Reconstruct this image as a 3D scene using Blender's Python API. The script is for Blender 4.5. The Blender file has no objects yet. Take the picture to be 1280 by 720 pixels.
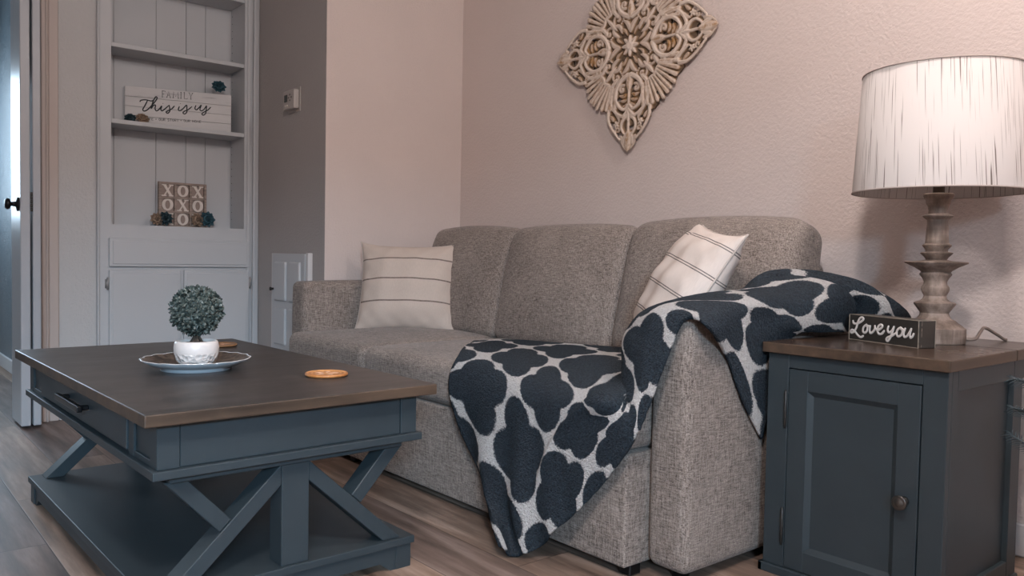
import bpy, bmesh, math, random
import numpy as np
from mathutils import Vector, Matrix

random.seed(7)
rng = np.random.default_rng(11)
S = bpy.context.scene
COL = S.collection
PI = math.pi

# ------------------------------------------------------------------ helpers
def obj(name, data, mat=None, parent=None, smooth=False):
    """link a bmesh / mesh as ONE mesh object"""
    if isinstance(data, bmesh.types.BMesh):
        bmesh.ops.recalc_face_normals(data, faces=data.faces[:])
        me = bpy.data.meshes.new(name)
        data.to_mesh(me); data.free()
    else:
        me = data
    if mat is not None and not me.materials:
        me.materials.append(mat)
    if smooth:
        me.polygons.foreach_set('use_smooth', [True] * len(me.polygons))
    o = bpy.data.objects.new(name, me)
    COL.objects.link(o)
    if parent is not None:
        o.parent = parent
    return o

def tag(o, label, cat, group=None):
    o['label'] = label; o['category'] = cat
    if group: o['group'] = group
    return o

def thing(name, label, cat, loc=(0, 0, 0), rotz=0.0, group=None):
    o = bpy.data.objects.new(name, None); COL.objects.link(o)
    o.empty_display_size = .05
    o.location = loc; o.rotation_euler = (0, 0, rotz)
    return tag(o, label, cat, group)

def struct(name, data, mat, parent=None, smooth=False):
    o = obj(name, data, mat, parent, smooth)
    if parent is None: o['kind'] = 'structure'
    return o

def smooth_by_angle(o, deg=35):
    me = o.data
    me.polygons.foreach_set('use_smooth', [True] * len(me.polygons))
    bm = bmesh.new(); bm.from_mesh(me)
    lim = math.radians(deg)
    for e in bm.edges:
        if len(e.link_faces) == 2 and e.calc_face_angle(0) > lim: e.smooth = False
    bm.to_mesh(me); bm.free()
    return o

def add_box(bm, lo, hi, bev=0.0, seg=2, rot=None, piv=None):
    c = [(a + b) / 2 for a, b in zip(lo, hi)]
    s = [max(abs(b - a), 1e-5) for a, b in zip(lo, hi)]
    r = bmesh.ops.create_cube(bm, size=1.0)
    vs = r['verts']
    bmesh.ops.scale(bm, vec=s, verts=vs)
    if bev > 0:
        es = list({e for v in vs for e in v.link_edges})
        rb = bmesh.ops.bevel(bm, geom=es, offset=min(bev, min(s) * .45), segments=seg, affect='EDGES', profile=.5)
        vs = list({v for v in rb['verts']} | {v for v in vs if v.is_valid})
    bmesh.ops.translate(bm, vec=c, verts=vs)
    if rot is not None:
        bmesh.ops.rotate(bm, cent=piv if piv is not None else c, matrix=rot, verts=vs)
    return vs

def box(lo, hi, bev=0.0, seg=2):
    bm = bmesh.new(); add_box(bm, lo, hi, bev, seg); return bm

def boxes(lst, bev=0.0, seg=2):
    bm = bmesh.new()
    for lo, hi in lst: add_box(bm, lo, hi, bev, seg)
    return bm

def add_lathe(bm, prof, n=32, M=None):
    """prof: (r,z) pairs; ends at r=0 are closed"""
    rings = []
    for r, z in prof:
        if r < 1e-6: rings.append([bm.verts.new((0, 0, z))])
        else: rings.append([bm.verts.new((r * math.cos(2 * PI * i / n), r * math.sin(2 * PI * i / n), z)) for i in range(n)])
    for a, b in zip(rings, rings[1:]):
        for i in range(n):
            j = (i + 1) % n
            if len(a) == 1 and len(b) == 1: continue
            if len(a) == 1: bm.faces.new((a[0], b[j], b[i]))
            elif len(b) == 1: bm.faces.new((a[i], a[j], b[0]))
            else: bm.faces.new((a[i], a[j], b[j], b[i]))
    if M is not None:
        for rg in rings:
            for v in rg: v.co = M @ v.co
    return bm

def catmull(pts, n=8, closed=False):
    P = [np.array(p, float) for p in pts]
    if len(P) == 2: return [P[0] + (P[1] - P[0]) * t for t in np.linspace(0, 1, n + 1)]
    out = []
    m = len(P)
    for i in range(m - 1 if not closed else m):
        p0 = P[i - 1] if (i > 0 or closed) else 2 * P[0] - P[1]
        p1 = P[i]; p2 = P[(i + 1) % m]
        p3 = P[(i + 2) % m] if (i + 2 < m or closed) else 2 * P[-1] - P[-2]
        for t in np.arange(n) / n:
            out.append(.5 * ((2 * p1) + (-p0 + p2) * t + (2 * p0 - 5 * p1 + 4 * p2 - p3) * t * t + (-p0 + 3 * p1 - 3 * p2 + p3) * t ** 3))
    if not closed: out.append(P[-1])
    return out

def add_tube(bm, pts, r, n=8, taper=None, flat=None):
    """round tube along a 3-D polyline; r number or per-point list; flat=(axis vector, factor) squashes it"""
    pts = [Vector(p) for p in pts]
    m = len(pts)
    rs = r if isinstance(r, (list, tuple, np.ndarray)) else [r] * m
    up = Vector((0.123, 0.456, 0.88)).normalized()
    rings = []
    prev = None
    for i, p in enumerate(pts):
        t = (pts[min(i + 1, m - 1)] - pts[max(i - 1, 0)])
        t = t.normalized() if t.length > 1e-9 else Vector((0, 0, 1))
        a = prev if prev is not None else up
        a = (a - t * a.dot(t))
        if a.length < 1e-4: a = t.orthogonal()
        a.normalize(); b = t.cross(a); prev = a
        ring = []
        for k in range(n):
            q = (a * math.cos(2 * PI * k / n) + b * math.sin(2 * PI * k / n)) * rs[i]
            if flat is not None: q = q - flat[0] * q.dot(flat[0]) * (1 - flat[1])
            ring.append(bm.verts.new(p + q))
        rings.append(ring)
    for a, b in zip(rings, rings[1:]):
        for k in range(n):
            bm.faces.new((a[k], a[(k + 1) % n], b[(k + 1) % n], b[k]))
    bm.faces.new(rings[0][::-1]); bm.faces.new(rings[-1])
    return bm

def add_prism(bm, poly, y0, y1):
    """poly: (x,z) outline extruded along y"""
    a = [bm.verts.new((x, y0, z)) for x, z in poly]
    b = [bm.verts.new((x, y1, z)) for x, z in poly]
    n = len(poly)
    bm.faces.new(a); bm.faces.new(b[::-1])
    for i in range(n): bm.faces.new((a[i], b[i], b[(i + 1) % n], a[(i + 1) % n]))
    return bm

def vnoise(P, f, seed=0):
    """smooth sine-sum noise on an (n,3) array"""
    r = np.random.default_rng(seed)
    out = np.zeros(len(P))
    for k in range(6):
        d = r.normal(size=3); d /= np.linalg.norm(d)
        out += np.sin(P @ d * f * r.uniform(.6, 1.5) + r.uniform(0, 6.28)) / 6
    return out

def soft_box(name, c, half, r, bulge=(0, 0, 0), n=14, mat=None, parent=None, noise=.0, nf=9, M=None, seed=0, shape=None):
    """rounded, puffed upholstery block.  bulge = swelling of the +-x, +-y, +-z faces"""
    hx, hy, hz = half
    bm = bmesh.new()
    def axis(h):
        e = np.linspace(0, 1, 5) ** 1.0 * r
        mid = np.linspace(-h + r, h - r, n)
        return np.concatenate([-h + e[:-1], mid, h - r + e[1:]])
    ax = [axis(hx), axis(hy), axis(hz)]
    verts = {}
    def V(i, j, k):
        key = (i, j, k)
        if key not in verts: verts[key] = bm.verts.new((ax[0][i], ax[1][j], ax[2][k]))
        return verts[key]
    N = n + 8 - 1
    for a in range(N):
        for b in range(N):
            for k in (0, N):
                bm.faces.new((V(a, b, k), V(a + 1, b, k), V(a + 1, b + 1, k), V(a, b + 1, k)))
                bm.faces.new((V(a, k, b), V(a + 1, k, b), V(a + 1, k, b + 1), V(a, k, b + 1)))
                bm.faces.new((V(k, a, b), V(k, a + 1, b), V(k, a + 1, b + 1), V(k, a, b + 1)))
    bm.verts.ensure_lookup_table()
    P = np.array([v.co[:] for v in bm.verts])
    H = np.array([hx, hy, hz])
    Q = np.clip(P, -(H - r), H - r)
    D = P - Q
    L = np.linalg.norm(D, axis=1); L[L < 1e-9] = 1
    # map cube corner region to a sphere
    mx = np.max(np.abs(D), axis=1)
    D = D / L[:, None] * mx[:, None]
    P2 = Q + D
    U = P2 / H
    for a in range(3):
        o1, o2 = [x for x in range(3) if x != a]
        w = (1 - np.clip(np.abs(U[:, o1]), 0, 1) ** 2.5) * (1 - np.clip(np.abs(U[:, o2]), 0, 1) ** 2.5)
        P2[:, a] += bulge[a] * w * np.clip(U[:, a], -1, 1) * (np.abs(U[:, a]) > .3)
    if noise:
        nd = D / (np.linalg.norm(D, axis=1)[:, None] + 1e-9)
        P2 += nd * (vnoise(P2 + seed, nf, seed) * noise)[:, None]
    if shape: P2 = shape(P2, H)
    for v, p in zip(bm.verts, P2): v.co = p
    for v in bm.verts:
        if M is not None: v.co = M @ v.co
        v.co += Vector(c)
    return obj(name, bm, mat, parent, smooth=True)

# ------------------------------------------------------------------ materials
def srgb(r, g, b):
    f = lambda c: (c / 255) / 12.92 if c / 255 <= .04045 else ((c / 255 + .055) / 1.055) ** 2.4
    return (f(r), f(g), f(b), 1)

class NT:
    def __init__(s, name):
        s.m = bpy.data.materials.new(name); s.m.use_nodes = True
        s.t = s.m.node_tree; s.n = s.t.nodes; s.l = s.t.links
        s.b = s.n['Principled BSDF']
    def node(s, typ, **kw):
        n = s.n.new(typ)
        for k, v in kw.items():
            if k in n.inputs: n.inputs[k].default_value = v
            else: setattr(n, k, v)
        return n
    def link(s, a, b): s.l.new(a, b)
    def math(s, op, a, b=None, c=None):
        n = s.n.new('ShaderNodeMath'); n.operation = op
        for i, x in enumerate((a, b, c)):
            if x is None: continue
            if hasattr(x, 'is_output'): s.l.new(x, n.inputs[i])
            else: n.inputs[i].default_value = x
        return n.outputs[0]
    def mix(s, fac, a, b, mode='MIX'):
        n = s.n.new('ShaderNodeMix'); n.data_type = 'RGBA'; n.blend_type = mode
        for i, x in ((0, fac), (6, a), (7, b)):
            if hasattr(x, 'is_output'): s.l.new(x, n.inputs[i])
            else: n.inputs[i].default_value = x
        return n.outputs[2]
    def ramp(s, fac, stops):
        n = s.n.new('ShaderNodeValToRGB')
        el = n.color_ramp.elements
        while len(el) < len(stops): el.new(.5)
        for e, (p, c) in zip(el, stops): e.position = p; e.color = c
        s.l.new(fac, n.inputs[0]); return n.outputs[0]
    def noise(s, vec, scale, detail=3, rough=.55):
        n = s.node('ShaderNodeTexNoise'); n.inputs['Scale'].default_value = scale
        n.inputs['Detail'].default_value = detail; n.inputs['Roughness'].default_value = rough
        if vec is not None: s.l.new(vec, n.inputs['Vector'])
        return n.outputs['Fac']
    def obj(s, scale=(1, 1, 1)):
        c = s.node('ShaderNodeTexCoord'); m = s.node('ShaderNodeMapping')
        m.inputs['Scale'].default_value = scale
        s.l.new(c.outputs['Object'], m.inputs['Vector']); return m.outputs[0]
    def bump(s, h, strength=.3, dist=.002):
        n = s.node('ShaderNodeBump'); n.inputs['Strength'].default_value = strength
        n.inputs['Distance'].default_value = dist
        s.l.new(h, n.inputs['Height']); s.l.new(n.outputs[0], s.b.inputs['Normal'])
    def base(s, c):
        if hasattr(c, 'is_output'): s.l.new(c, s.b.inputs['Base Color'])
        else: s.b.inputs['Base Color'].default_value = c
    def set(s, rough=.5, metal=0, spec=.5, **kw):
        s.b.inputs['Roughness'].default_value = rough; s.b.inputs['Metallic'].default_value = metal
        s.b.inputs['Specular IOR Level'].default_value = spec
        for k, v in kw.items(): s.b.inputs[k.replace('_', ' ')].default_value = v

def plain(name, col, rough=.5, metal=0, spec=.5, bump=None, vary=.0):
    t = NT(name)
    if vary:
        f = t.noise(t.obj(), 14, 4)
        c = t.mix(f, tuple(x * (1 - vary) for x in col[:3]) + (1,), tuple(min(1, x * (1 + vary)) for x in col[:3]) + (1,))
        t.base(c)
    else: t.base(col)
    t.set(rough, metal, spec)
    if bump: t.bump(t.noise(t.obj(), bump[0], 3), bump[1], bump[2])
    return t.m

def plaster(name, col, scale=70, strength=.55, rough=.6, dist=.004, spec=.3):
    t = NT(name)
    v = t.obj()
    a = t.noise(v, scale, 2, .5); b = t.noise(v, 3.0, 3)
    t.base(t.mix(b, tuple(x * .955 for x in col[:3]) + (1,), tuple(min(1, x * 1.045) for x in col[:3]) + (1,)))
    t.set(rough, 0, spec)
    t.bump(t.ramp(a, [(.38, (0, 0, 0, 1)), (.62, (1, 1, 1, 1))]), strength, dist)
    return t.m

def fabric(name, dark, light, scale=(420, 420, 420), stretch=6.0, bump=.35, contrast=(.3, .7)):
    """heathered woven upholstery: threads run both ways"""
    t = NT(name)
    s0 = scale[0]
    a = t.noise(t.obj((s0, s0, s0 / stretch)), 1.0, 2, .7)
    b = t.noise(t.obj((s0 / stretch, s0, s0)), 1.0, 2, .7)
    c2 = t.noise(t.obj((s0, s0 / stretch, s0)), 1.0, 2, .7)
    m = t.math('MULTIPLY', t.math('ADD', t.math('ADD', a, b), c2), 1 / 3)
    big = t.noise(t.obj(), 5, 3)
    m2 = t.math('ADD', t.math('MULTIPLY', big, .12), m)
    t.base(t.ramp(m2, [(contrast[0] + .06, dark), (contrast[1] + .06, light)]))
    t.set(.9, 0, .15)
    t.b.inputs['Sheen Weight'].default_value = .12
    t.bump(m, bump, .003)
    return t.m

def painted_wood(name, col, rough=.5):
    t = NT(name)
    v = t.obj((3, 3, 3)); f = t.noise(v, 4, 5)
    t.base(t.mix(f, tuple(x * .86 for x in col[:3]) + (1,), tuple(x * 1.14 for x in col[:3]) + (1,)))
    t.set(rough, 0, .35)
    t.bump(t.noise(t.obj((1, 1, 1)), 160, 2), .05, .001)
    return t.m

def stained_wood(name, dark, light, axis=1, rough=.36):
    t = NT(name)
    sc = [26, 26, 26]; sc[axis] = 1.6
    g = t.noise(t.obj(tuple(sc)), 1.0, 6, .65)
    b = t.noise(t.obj(), 4.5, 4, .6)
    f = t.math('ADD', t.math('MULTIPLY', g, .6), t.math('MULTIPLY', b, .4))
    t.base(t.ramp(f, [(.36, dark), (.66, light)]))
    t.set(rough, 0, .4)
    r = t.math('ADD', t.math('MULTIPLY', b, .22), rough - .1)
    t.link(r, t.b.inputs['Roughness'])
    t.bump(g, .08, .001)
    return t.m

def floor_mat():
    t = NT('floor_planks')
    c = t.node('ShaderNodeTexCoord'); sx = t.node('ShaderNodeSeparateXYZ')
    t.link(c.outputs['Object'], sx.inputs[0])
    X, Y = sx.outputs[0], sx.outputs[1]
    W, L = .178, 1.22
    row = t.math('FLOOR', t.math('DIVIDE', t.math('ADD', Y, 10.5 * W + .022), W))
    fy = t.math('FRACT', t.math('DIVIDE', t.math('ADD', Y, 10.5 * W + .022), W))
    off = t.math('FRACT', t.math('MULTIPLY', row, .381))
    xx = t.math('ADD', t.math('DIVIDE', t.math('ADD', X, 20.0), L), off)
    colm = t.math('FLOOR', xx); fx = t.math('FRACT', xx)
    cmb = t.node('ShaderNodeCombineXYZ'); t.link(row, cmb.inputs[0]); t.link(colm, cmb.inputs[1])
    wn = t.node('ShaderNodeTexWhiteNoise'); t.link(cmb.outputs[0], wn.inputs['Vector'])
    rnd = wn.outputs['Value']
    # grain, shifted for every plank
    gm = t.node('ShaderNodeCombineXYZ')
    t.link(t.math('ADD', t.math('MULTIPLY', X, 2.2), t.math('MULTIPLY', rnd, 37.0)), gm.inputs[0])
    t.link(t.math('ADD', t.math('MULTIPLY', Y, 24.0), t.math('MULTIPLY', rnd, 91.0)), gm.inputs[1])
    g = t.noise(gm.outputs[0], 1.0, 7, .62)
    gm2 = t.node('ShaderNodeCombineXYZ')
    t.link(t.math('ADD', t.math('MULTIPLY', X, 1.1), t.math('MULTIPLY', rnd, 17.0)), gm2.inputs[0])
    t.link(t.math('ADD', t.math('MULTIPLY', Y, 7.0), t.math('MULTIPLY', rnd, 51.0)), gm2.inputs[1])
    g2 = t.noise(gm2.outputs[0], 1.0, 5, .6)
    f = t.math('ADD', t.math('MULTIPLY', g, .55), t.math('MULTIPLY', g2, .45))
    base = t.ramp(f, [(.33, srgb(72, 60, 54)), (.5, srgb(132, 113, 102)), (.66, srgb(178, 159, 148))])
    tone = t.ramp(rnd, [(.0, (.62, .62, .66, 1)), (.5, (.95, .93, .9, 1)), (1, (1.12, 1.07, 1.0, 1))])
    colr = t.mix(1.0, base, tone, 'MULTIPLY')
    ey = t.math('MINIMUM', fy, t.math('SUBTRACT', 1.0, fy))
    ex = t.math('MINIMUM', fx, t.math('SUBTRACT', 1.0, fx))
    seam = t.math('MINIMUM', t.math('DIVIDE', ey, .011), t.math('DIVIDE', ex, .0018))
    seam = t.math('MINIMUM', seam, 1.0)
    t.base(t.mix(seam, srgb(48, 38, 34), colr))
    t.set(.42, 0, .4)
    t.link(t.math('ADD', t.math('MULTIPLY', g2, .25), .34), t.b.inputs['Roughness'])
    t.bump(t.math('ADD', t.math('MULTIPLY', seam, .6), t.math('MULTIPLY', g, .25)), .25, .002)
    return t.m

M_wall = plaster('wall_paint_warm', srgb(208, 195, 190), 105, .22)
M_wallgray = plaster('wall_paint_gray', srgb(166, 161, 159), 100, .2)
M_wallleft = plaster('wall_paint_white', srgb(188, 187, 187), 90, .3)
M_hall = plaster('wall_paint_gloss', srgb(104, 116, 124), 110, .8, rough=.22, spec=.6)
M_ceiling = plaster('ceiling_paint', srgb(220, 216, 212), 40, .4)
M_floor = floor_mat()
M_trim = plain('trim_white', srgb(206, 203, 203), .42, spec=.4, vary=.02)
M_tan = plain('trim_tan', srgb(182, 169, 163), .5)
M_cab = plain('bookcase_white', srgb(186, 188, 191), .45, spec=.4, bump=(120, .06, .001))
M_doorwhite = plain('door_gloss_white', srgb(168, 172, 178), .3, spec=.5)
M_blue = painted_wood('slate_blue_paint', srgb(46, 55, 60), .46)
M_top = stained_wood('dark_walnut_top', srgb(38, 35, 34), srgb(73, 67, 64), axis=1)
M_top2 = stained_wood('dark_walnut_end_top', srgb(38, 31, 28), srgb(82, 66, 55), axis=0, rough=.24)
M_edge = stained_wood('walnut_worn_edge', srgb(44, 36, 30), srgb(88, 71, 58), axis=1, rough=.45)
def edge_faces(o, mat):
    o.data.materials.append(mat)
    for p in o.data.polygons:
        if abs(p.normal.z) < .5: p.material_index = 1
def glass():
    m = bpy.data.materials.new('window_glass'); m.use_nodes = True; nt = m.node_tree
    for n in list(nt.nodes): nt.nodes.remove(n)
    out = nt.nodes.new('ShaderNodeOutputMaterial'); mx = nt.nodes.new('ShaderNodeMixShader'); mx.inputs[0].default_value = .08
    tr = nt.nodes.new('ShaderNodeBsdfTransparent'); gl = nt.nodes.new('ShaderNodeBsdfGlossy'); gl.inputs['Roughness'].default_value = .02
    nt.links.new(tr.outputs[0], mx.inputs[1]); nt.links.new(gl.outputs[0], mx.inputs[2]); nt.links.new(mx.outputs[0], out.inputs[0])
    return m
M_glass = glass()
M_black = plain('black_metal', srgb(28, 28, 30), .35, .6)
M_pewter = plain('dark_pewter', srgb(92, 90, 88), .3, .9)
M_hinge = plain('hinge_black', srgb(52, 52, 52), .4, .5)
M_sofa = fabric('sofa_tweed', srgb(70, 61, 56), srgb(170, 158, 150), (340,) * 3, 9, .5, (.37, .64))
M_sofadark = plain('sofa_underside', srgb(28, 27, 27), .9)
M_piping = plain('pillow_piping', srgb(196, 185, 178), .9)
# ------------------------------------------------------------------ room
XB = -4.117      # bookcase wall
XL = -3.344      # short side wall behind the sofa arm
YG = 1.693       # face of the gray pier
YB = 2.444       # wall behind the sofa
ZC = 2.46
struct('floor', box((-7.0, -2.6, -.06), (1.6, YB + .02, 0)), M_floor)
struct('ceiling', box((-7.0, -2.6, ZC), (1.6, YB + .15, ZC + .06)), M_ceiling)
struct('wall_back', box((XL - .02, YB, 0), (1.6, YB + .12, ZC)), M_wall)
struct('wall_side', box((XL - .10, YG + .001, 0), (XL, YB + .12, ZC)), M_wall)
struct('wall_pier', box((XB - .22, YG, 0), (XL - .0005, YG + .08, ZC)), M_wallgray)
struct('wall_left', boxes([((XB - .10, .70, 0), (XB, .93, ZC)), ((XB - .25, .93, 2.36), (XB, YG, ZC)),
                           ((XB - .25, .93, 0), (XB - .205, YG, ZC))]), M_wallleft)
struct('wall_hall', box((-7.0, .84, 0), (XB - .101, .92, ZC)), M_hall)
bm = boxes([((-6.62, -1.6, 0), (-6.5, .84, .95)), ((-6.62, -1.6, 1.95), (-6.5, .84, ZC)), ((-6.62, -1.6, .95), (-6.5, -.35, 1.95)),
            ((-6.62, .70, .95), (-6.5, .84, 1.95))])
struct('wall_hall_end', bm, M_wallleft)
struct('wall_lintel', box((XB - .10, -2.6, 2.12), (XB, .70, ZC)), M_wallleft)
struct('wall_left_front', box((XB - .10, -2.6, 0), (XB, -.25, 2.12)), M_wallleft)
struct('wall_right', boxes([((1.48, -2.6, 0), (1.6, YB, .35)), ((1.48, -2.6, 1.75), (1.6, YB, ZC)), ((1.48, -2.6, .35), (1.6, -2.1, 1.75)), ((1.48, -.3, .35), (1.6, YB, 1.75))]), M_wall)
FW = -2.45
struct('wall_front', box((-7.0, FW - .12, 0), (1.6, FW, ZC)), M_wall)
def window(name, lo, hi, axis):
    """white frame with a cross of glazing bars"""
    bm = bmesh.new()
    w = .05
    a = 0 if axis == 'y' else 1
    u0, u1, z0, z1 = lo[a], hi[a], lo[2], hi[2]
    d0, d1 = lo[1 - a], hi[1 - a]
    def b(ua, ub, za, zb):
        p = [0, 0, za]; q = [0, 0, zb]
        p[a], q[a] = ua, ub; p[1 - a], q[1 - a] = d0, d1
        add_box(bm, p, q)
    b(u0 + w, u1 - w, z0, z0 + w); b(u0 + w, u1 - w, z1 - w, z1); b(u0, u0 + w, z0, z1); b(u1 - w, u1, z0, z1)
    b((u0 + u1) / 2 - w / 2, (u0 + u1) / 2 + w / 2, z0 + w, z1 - w)
    for (ua, ub) in ((u0 + w, (u0 + u1) / 2 - w / 2), ((u0 + u1) / 2 + w / 2, u1 - w)): b(ua, ub, (z0 + z1) / 2 - .02, (z0 + z1) / 2 + .02)
    o = struct(name, bm, M_trim)
    p = [0, 0, z0]; q = [0, 0, z1]; p[a], q[a] = u0, u1; mid = (d0 + d1) / 2; p[1 - a], q[1 - a] = mid - .003, mid + .003
    obj('pane', box(p, q), M_glass, o)
    return o
window('window_1', (-6.59, -.35, .95), (-6.53, .70, 1.95), 'x')
window('added_window_2', (1.51, -2.1, .35), (1.57, -.3, 1.75), 'x')  # unseen window added; its opening is shaped to pass the blue fill
# base boards
def skirting(name, lo, hi): struct(name, box(lo, hi, .004, 1), M_trim)
skirting('baseboard_back', (XL + .012, YB - .012, 0), (1.48, YB, .09))
skirting('baseboard_side', (XL, YG + .02, 0), (XL + .012, YB, .09))
skirting('baseboard_pier', (XB + .02, YG - .012, 0), (XL, YG, .09))
skirting('baseboard_left', (XB, .775, 0), (XB + .012, .917, .015))
skirting('baseboard_hall', (-6.5, .826, 0), (XB - .105, .84, .085))
# casing of the doorway: stepped flat trim
bm = bmesh.new()
add_box(bm, (XB, .735, 0), (XB + .016, .774, 2.2), .003, 1)
add_box(bm, (XB, .705, 0), (XB + .022, .735, 2.2), .004, 1)
add_box(bm, (XB, .722, 0), (XB + .028, .730, 2.2), .002, 1)
struct('trim_1', bm, M_tan)

# narrow folding door standing open in the doorway
d = bpy.data.objects.new('door_1', None); COL.objects.link(d); d['kind'] = 'structure'
d.location = (-4.09, .65, 0)
def leaf(y0, y1, panel_side):
    bm = bmesh.new()
    add_box(bm, (-.125, y0, .012), (.105, y1, 2.1), .003, 1)
    return obj('door_leaf', bm, M_doorwhite, d)
leaf(-.043, -.006, -1); leaf(.003, .034, 1)
bm = bmesh.new()
for k in range(5): add_lathe(bm, [(0, 0), (.0048, 0), (.0048, .015), (0, .015)], 12, Matrix.Translation((.107, -.0015, .935 + k * .0165)))
obj('hinge', bm, M_pewter, d, True)
bm = bmesh.new()
R90 = Matrix.Rotation(PI / 2, 4, 'X')
add_lathe(bm, [(0, 0), (.030, 0), (.030, .006), (.012, .010), (.009, .028), (.022, .033), (.025, .042), (.018, .050), (0, .052)], 24,
          Matrix.Translation((.06, -.043, .965)) @ R90)
obj('door_knob', bm, M_black, d, True)

# small paneled access door in the gray pier
d2 = bpy.data.objects.new('door_2', None); COL.objects.link(d2); d2['kind'] = 'structure'
d2.location = (-3.66, YG, 0)
bm = bmesh.new()
add_box(bm, (-.235, -.010, .12), (-.200, 0, .775), .002, 1)
add_box(bm, (.178, -.024, .12), (.200, 0, .779), .002, 1)
obj('door_frame', bm, M_trim, d2)
bm = bmesh.new()
add_box(bm, (-.196, -.024, .12), (.165, -.003, .775), .002, 1)
for (xa, xb) in ((-.150, -.025), (.012, .130)):
    for (za, zb) in ((.545, .735), (.33, .51), (.15, .30)):
        vs = add_box(bm, (xa, -.036, za), (xb, -.020, zb), .010, 2)
obj('door_leaf', bm, M_cab, d2)
bm = bmesh.new()
add_lathe(bm, [(0, 0), (.006, 0), (.005, .008), (.009, .012), (.009, .018), (0, .021)], 16, Matrix.Translation((-.182, -.024, .60)) @ R90)
obj('door_knob', bm, M_pewter, d2, True)

# ------------------------------------------------------------------ built-in bookcase
B = thing('built_in_bookcase', 'white built-in bookcase with open shelves over a drawer and two cabinet doors', 'bookcase', (XB, 1.31, 0))
y = lambda v: v - 1.31
F0, F1 = y(.93), y(YG - .001)
O0, O1 = y(.991), y(1.622)
DX = -.177
TOPZ = 2.36
bm = bmesh.new()
t = .014
add_box(bm, (-.02, F0, 0), (t, O0, TOPZ)); add_box(bm, (-.02, O1, 0), (t, F1, TOPZ))
add_box(bm, (-.02, O0, .834), (t, O1, .897)); add_box(bm, (-.02, O0, 2.28), (t, O1, TOPZ))
add_box(bm, (-.02, O0, .55), (t - .001, O1, .834))
add_box(bm, (-.02, O0, 0), (t - .001, O1, .55))
obj('face_frame', bm, M_cab, B)
bm = bmesh.new()
add_box(bm, (t, F1 - .058, 0), (t + .010, F1 - .040, TOPZ), .003, 1)
add_box(bm, (t, F1 - .030, 0), (t + .022, F1, TOPZ), .006, 2)
add_box(bm, (t, F0, 0), (t + .012, F0 + .010, TOPZ), .003, 1)
obj('edge_moulding', bm, M_cab, B)
bm = bmesh.new()
seams = [O0 + .057, y(1.244), y(1.39), y(1.488)]
edges = [O0 - .02] + seams + [O1 + .02]
for a, b in zip(edges, edges[1:]): add_box(bm, (DX - .015, a + .0012, .87), (DX, b - .0012, 2.3))
obj('back_panel', bm, M_cab, B)
obj('backing', box((DX - .020, O0 - .02, .87), (DX - .0152, O1 + .02, 2.3)), plain('seam_shadow_board', srgb(70, 66, 64), .9), B)
obj('side_panel', box((DX - .02, O1, .87), (-.02, O1 + .018, 2.3)), M_cab, B)
obj('side_panel', box((DX - .02, O0 - .018, .87), (-.02, O0, 2.3)), M_cab, B)
for zt in (1.739, 1.387, 2.068):
    obj('shelf', box((DX + .0005, O0 + .0008, zt - .020), (t - .004, O1 - .0008, zt), .0015, 1), M_cab, B)
obj('bottom_shelf', box((DX + .0005, O0 + .0008, .870), (-.021, O1 - .0008, .896)), M_cab, B)
pin = obj('shelf_pin', add_lathe(bmesh.new(), [(0, 0), (.0022, 0), (.0022, .0015), (0, .0015)], 8, R90), M_black, B)
pin.location = (DX + .020, O1 - .0001, .95)
for k in range(1, 34):
    if abs((.95 + k * .038) - 1.378) < .02 or abs((.95 + k * .038) - 1.73) < .02 or abs((.95 + k * .038) - 2.058) < .02: continue
    c = pin.copy(); COL.objects.link(c); c.parent = B; c.location = (DX + .020, O1 - .0001, .95 + k * .038)
dr = obj('drawer_front', boxes([((t, y(.979), .699), (t + .016, y(1.645), .834))], .004, 2), M_cab, B)
obj('panel_bead', box((t + .0155, y(.993), .712), (t + .021, y(1.631), .821), .004, 2), M_cab, dr)
for a, b, hy in ((.979, 1.303, .974), (1.318, 1.645, 1.650)):
    dd = obj('cabinet_door', box((t, y(a), .07), (t + .016, y(b), .684), .004, 2), M_cab, B)
    obj('panel_bead', box((t + .0155, y(a) + .014, .085), (t + .020, y(b) - .014, .670), .004, 2), M_cab, dd)
    for hz in (.59, .13):
        bm = bmesh.new()
        add_lathe(bm, [(0, 0), (.0055, .002), (.0055, .058), (0, .06)], 12, Matrix.Translation((t + .012, y(hy), hz)))
        add_box(bm, (t, y(hy) - .010, hz + .008), (t + .004, y(hy) + .010, hz + .05))
        obj('hinge', bm, plain('hinge_painted', srgb(150, 148, 148), .4, .4), dd, True)

# ------------------------------------------------------------------ thermostat on the pier
T = thing('thermostat', 'small white wall thermostat with a dark screen on the gray pier', 'thermostat', (-3.662, YG, 1.505))
obj('wall_plate', box((-.066, -.006, -.058), (.066, 0, .058), .004, 2), plain('thermostat_plate', srgb(176, 170, 166), .5), T)
M_thermo = plain('thermostat_plastic', srgb(176, 170, 166), .45)
obj('body', box((-.060, -.034, -.046), (.060, -.006, .044), .006, 3), M_thermo, T)
obj('screen', box((-.044, -.036, -.010), (-.010, -.0338, .024), .001, 1), plain('lcd_dark', srgb(58, 62, 60), .25), T)
bm = bmesh.new()
for (xx, zz) in ((.018, .020), (.018, -.006), (.004, .007), (.032, .007)): add_box(bm, (xx - .006, -.0365, zz - .004), (xx + .006, -.0338, zz + .004), .001, 1)
obj('buttons', bm, plain('button_gray', srgb(110, 106, 104), .5), T)
for xx in (-.034, -.012):
    bm = bmesh.new(); add_lathe(bm, [(0, 0), (.007, 0), (.006, .003), (0, .004)], 14, Matrix.Translation((xx, -.034, -.029)) @ R90)
    obj('button', bm, plain('button_silver', srgb(190, 184, 178), .3), T, True)

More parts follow.
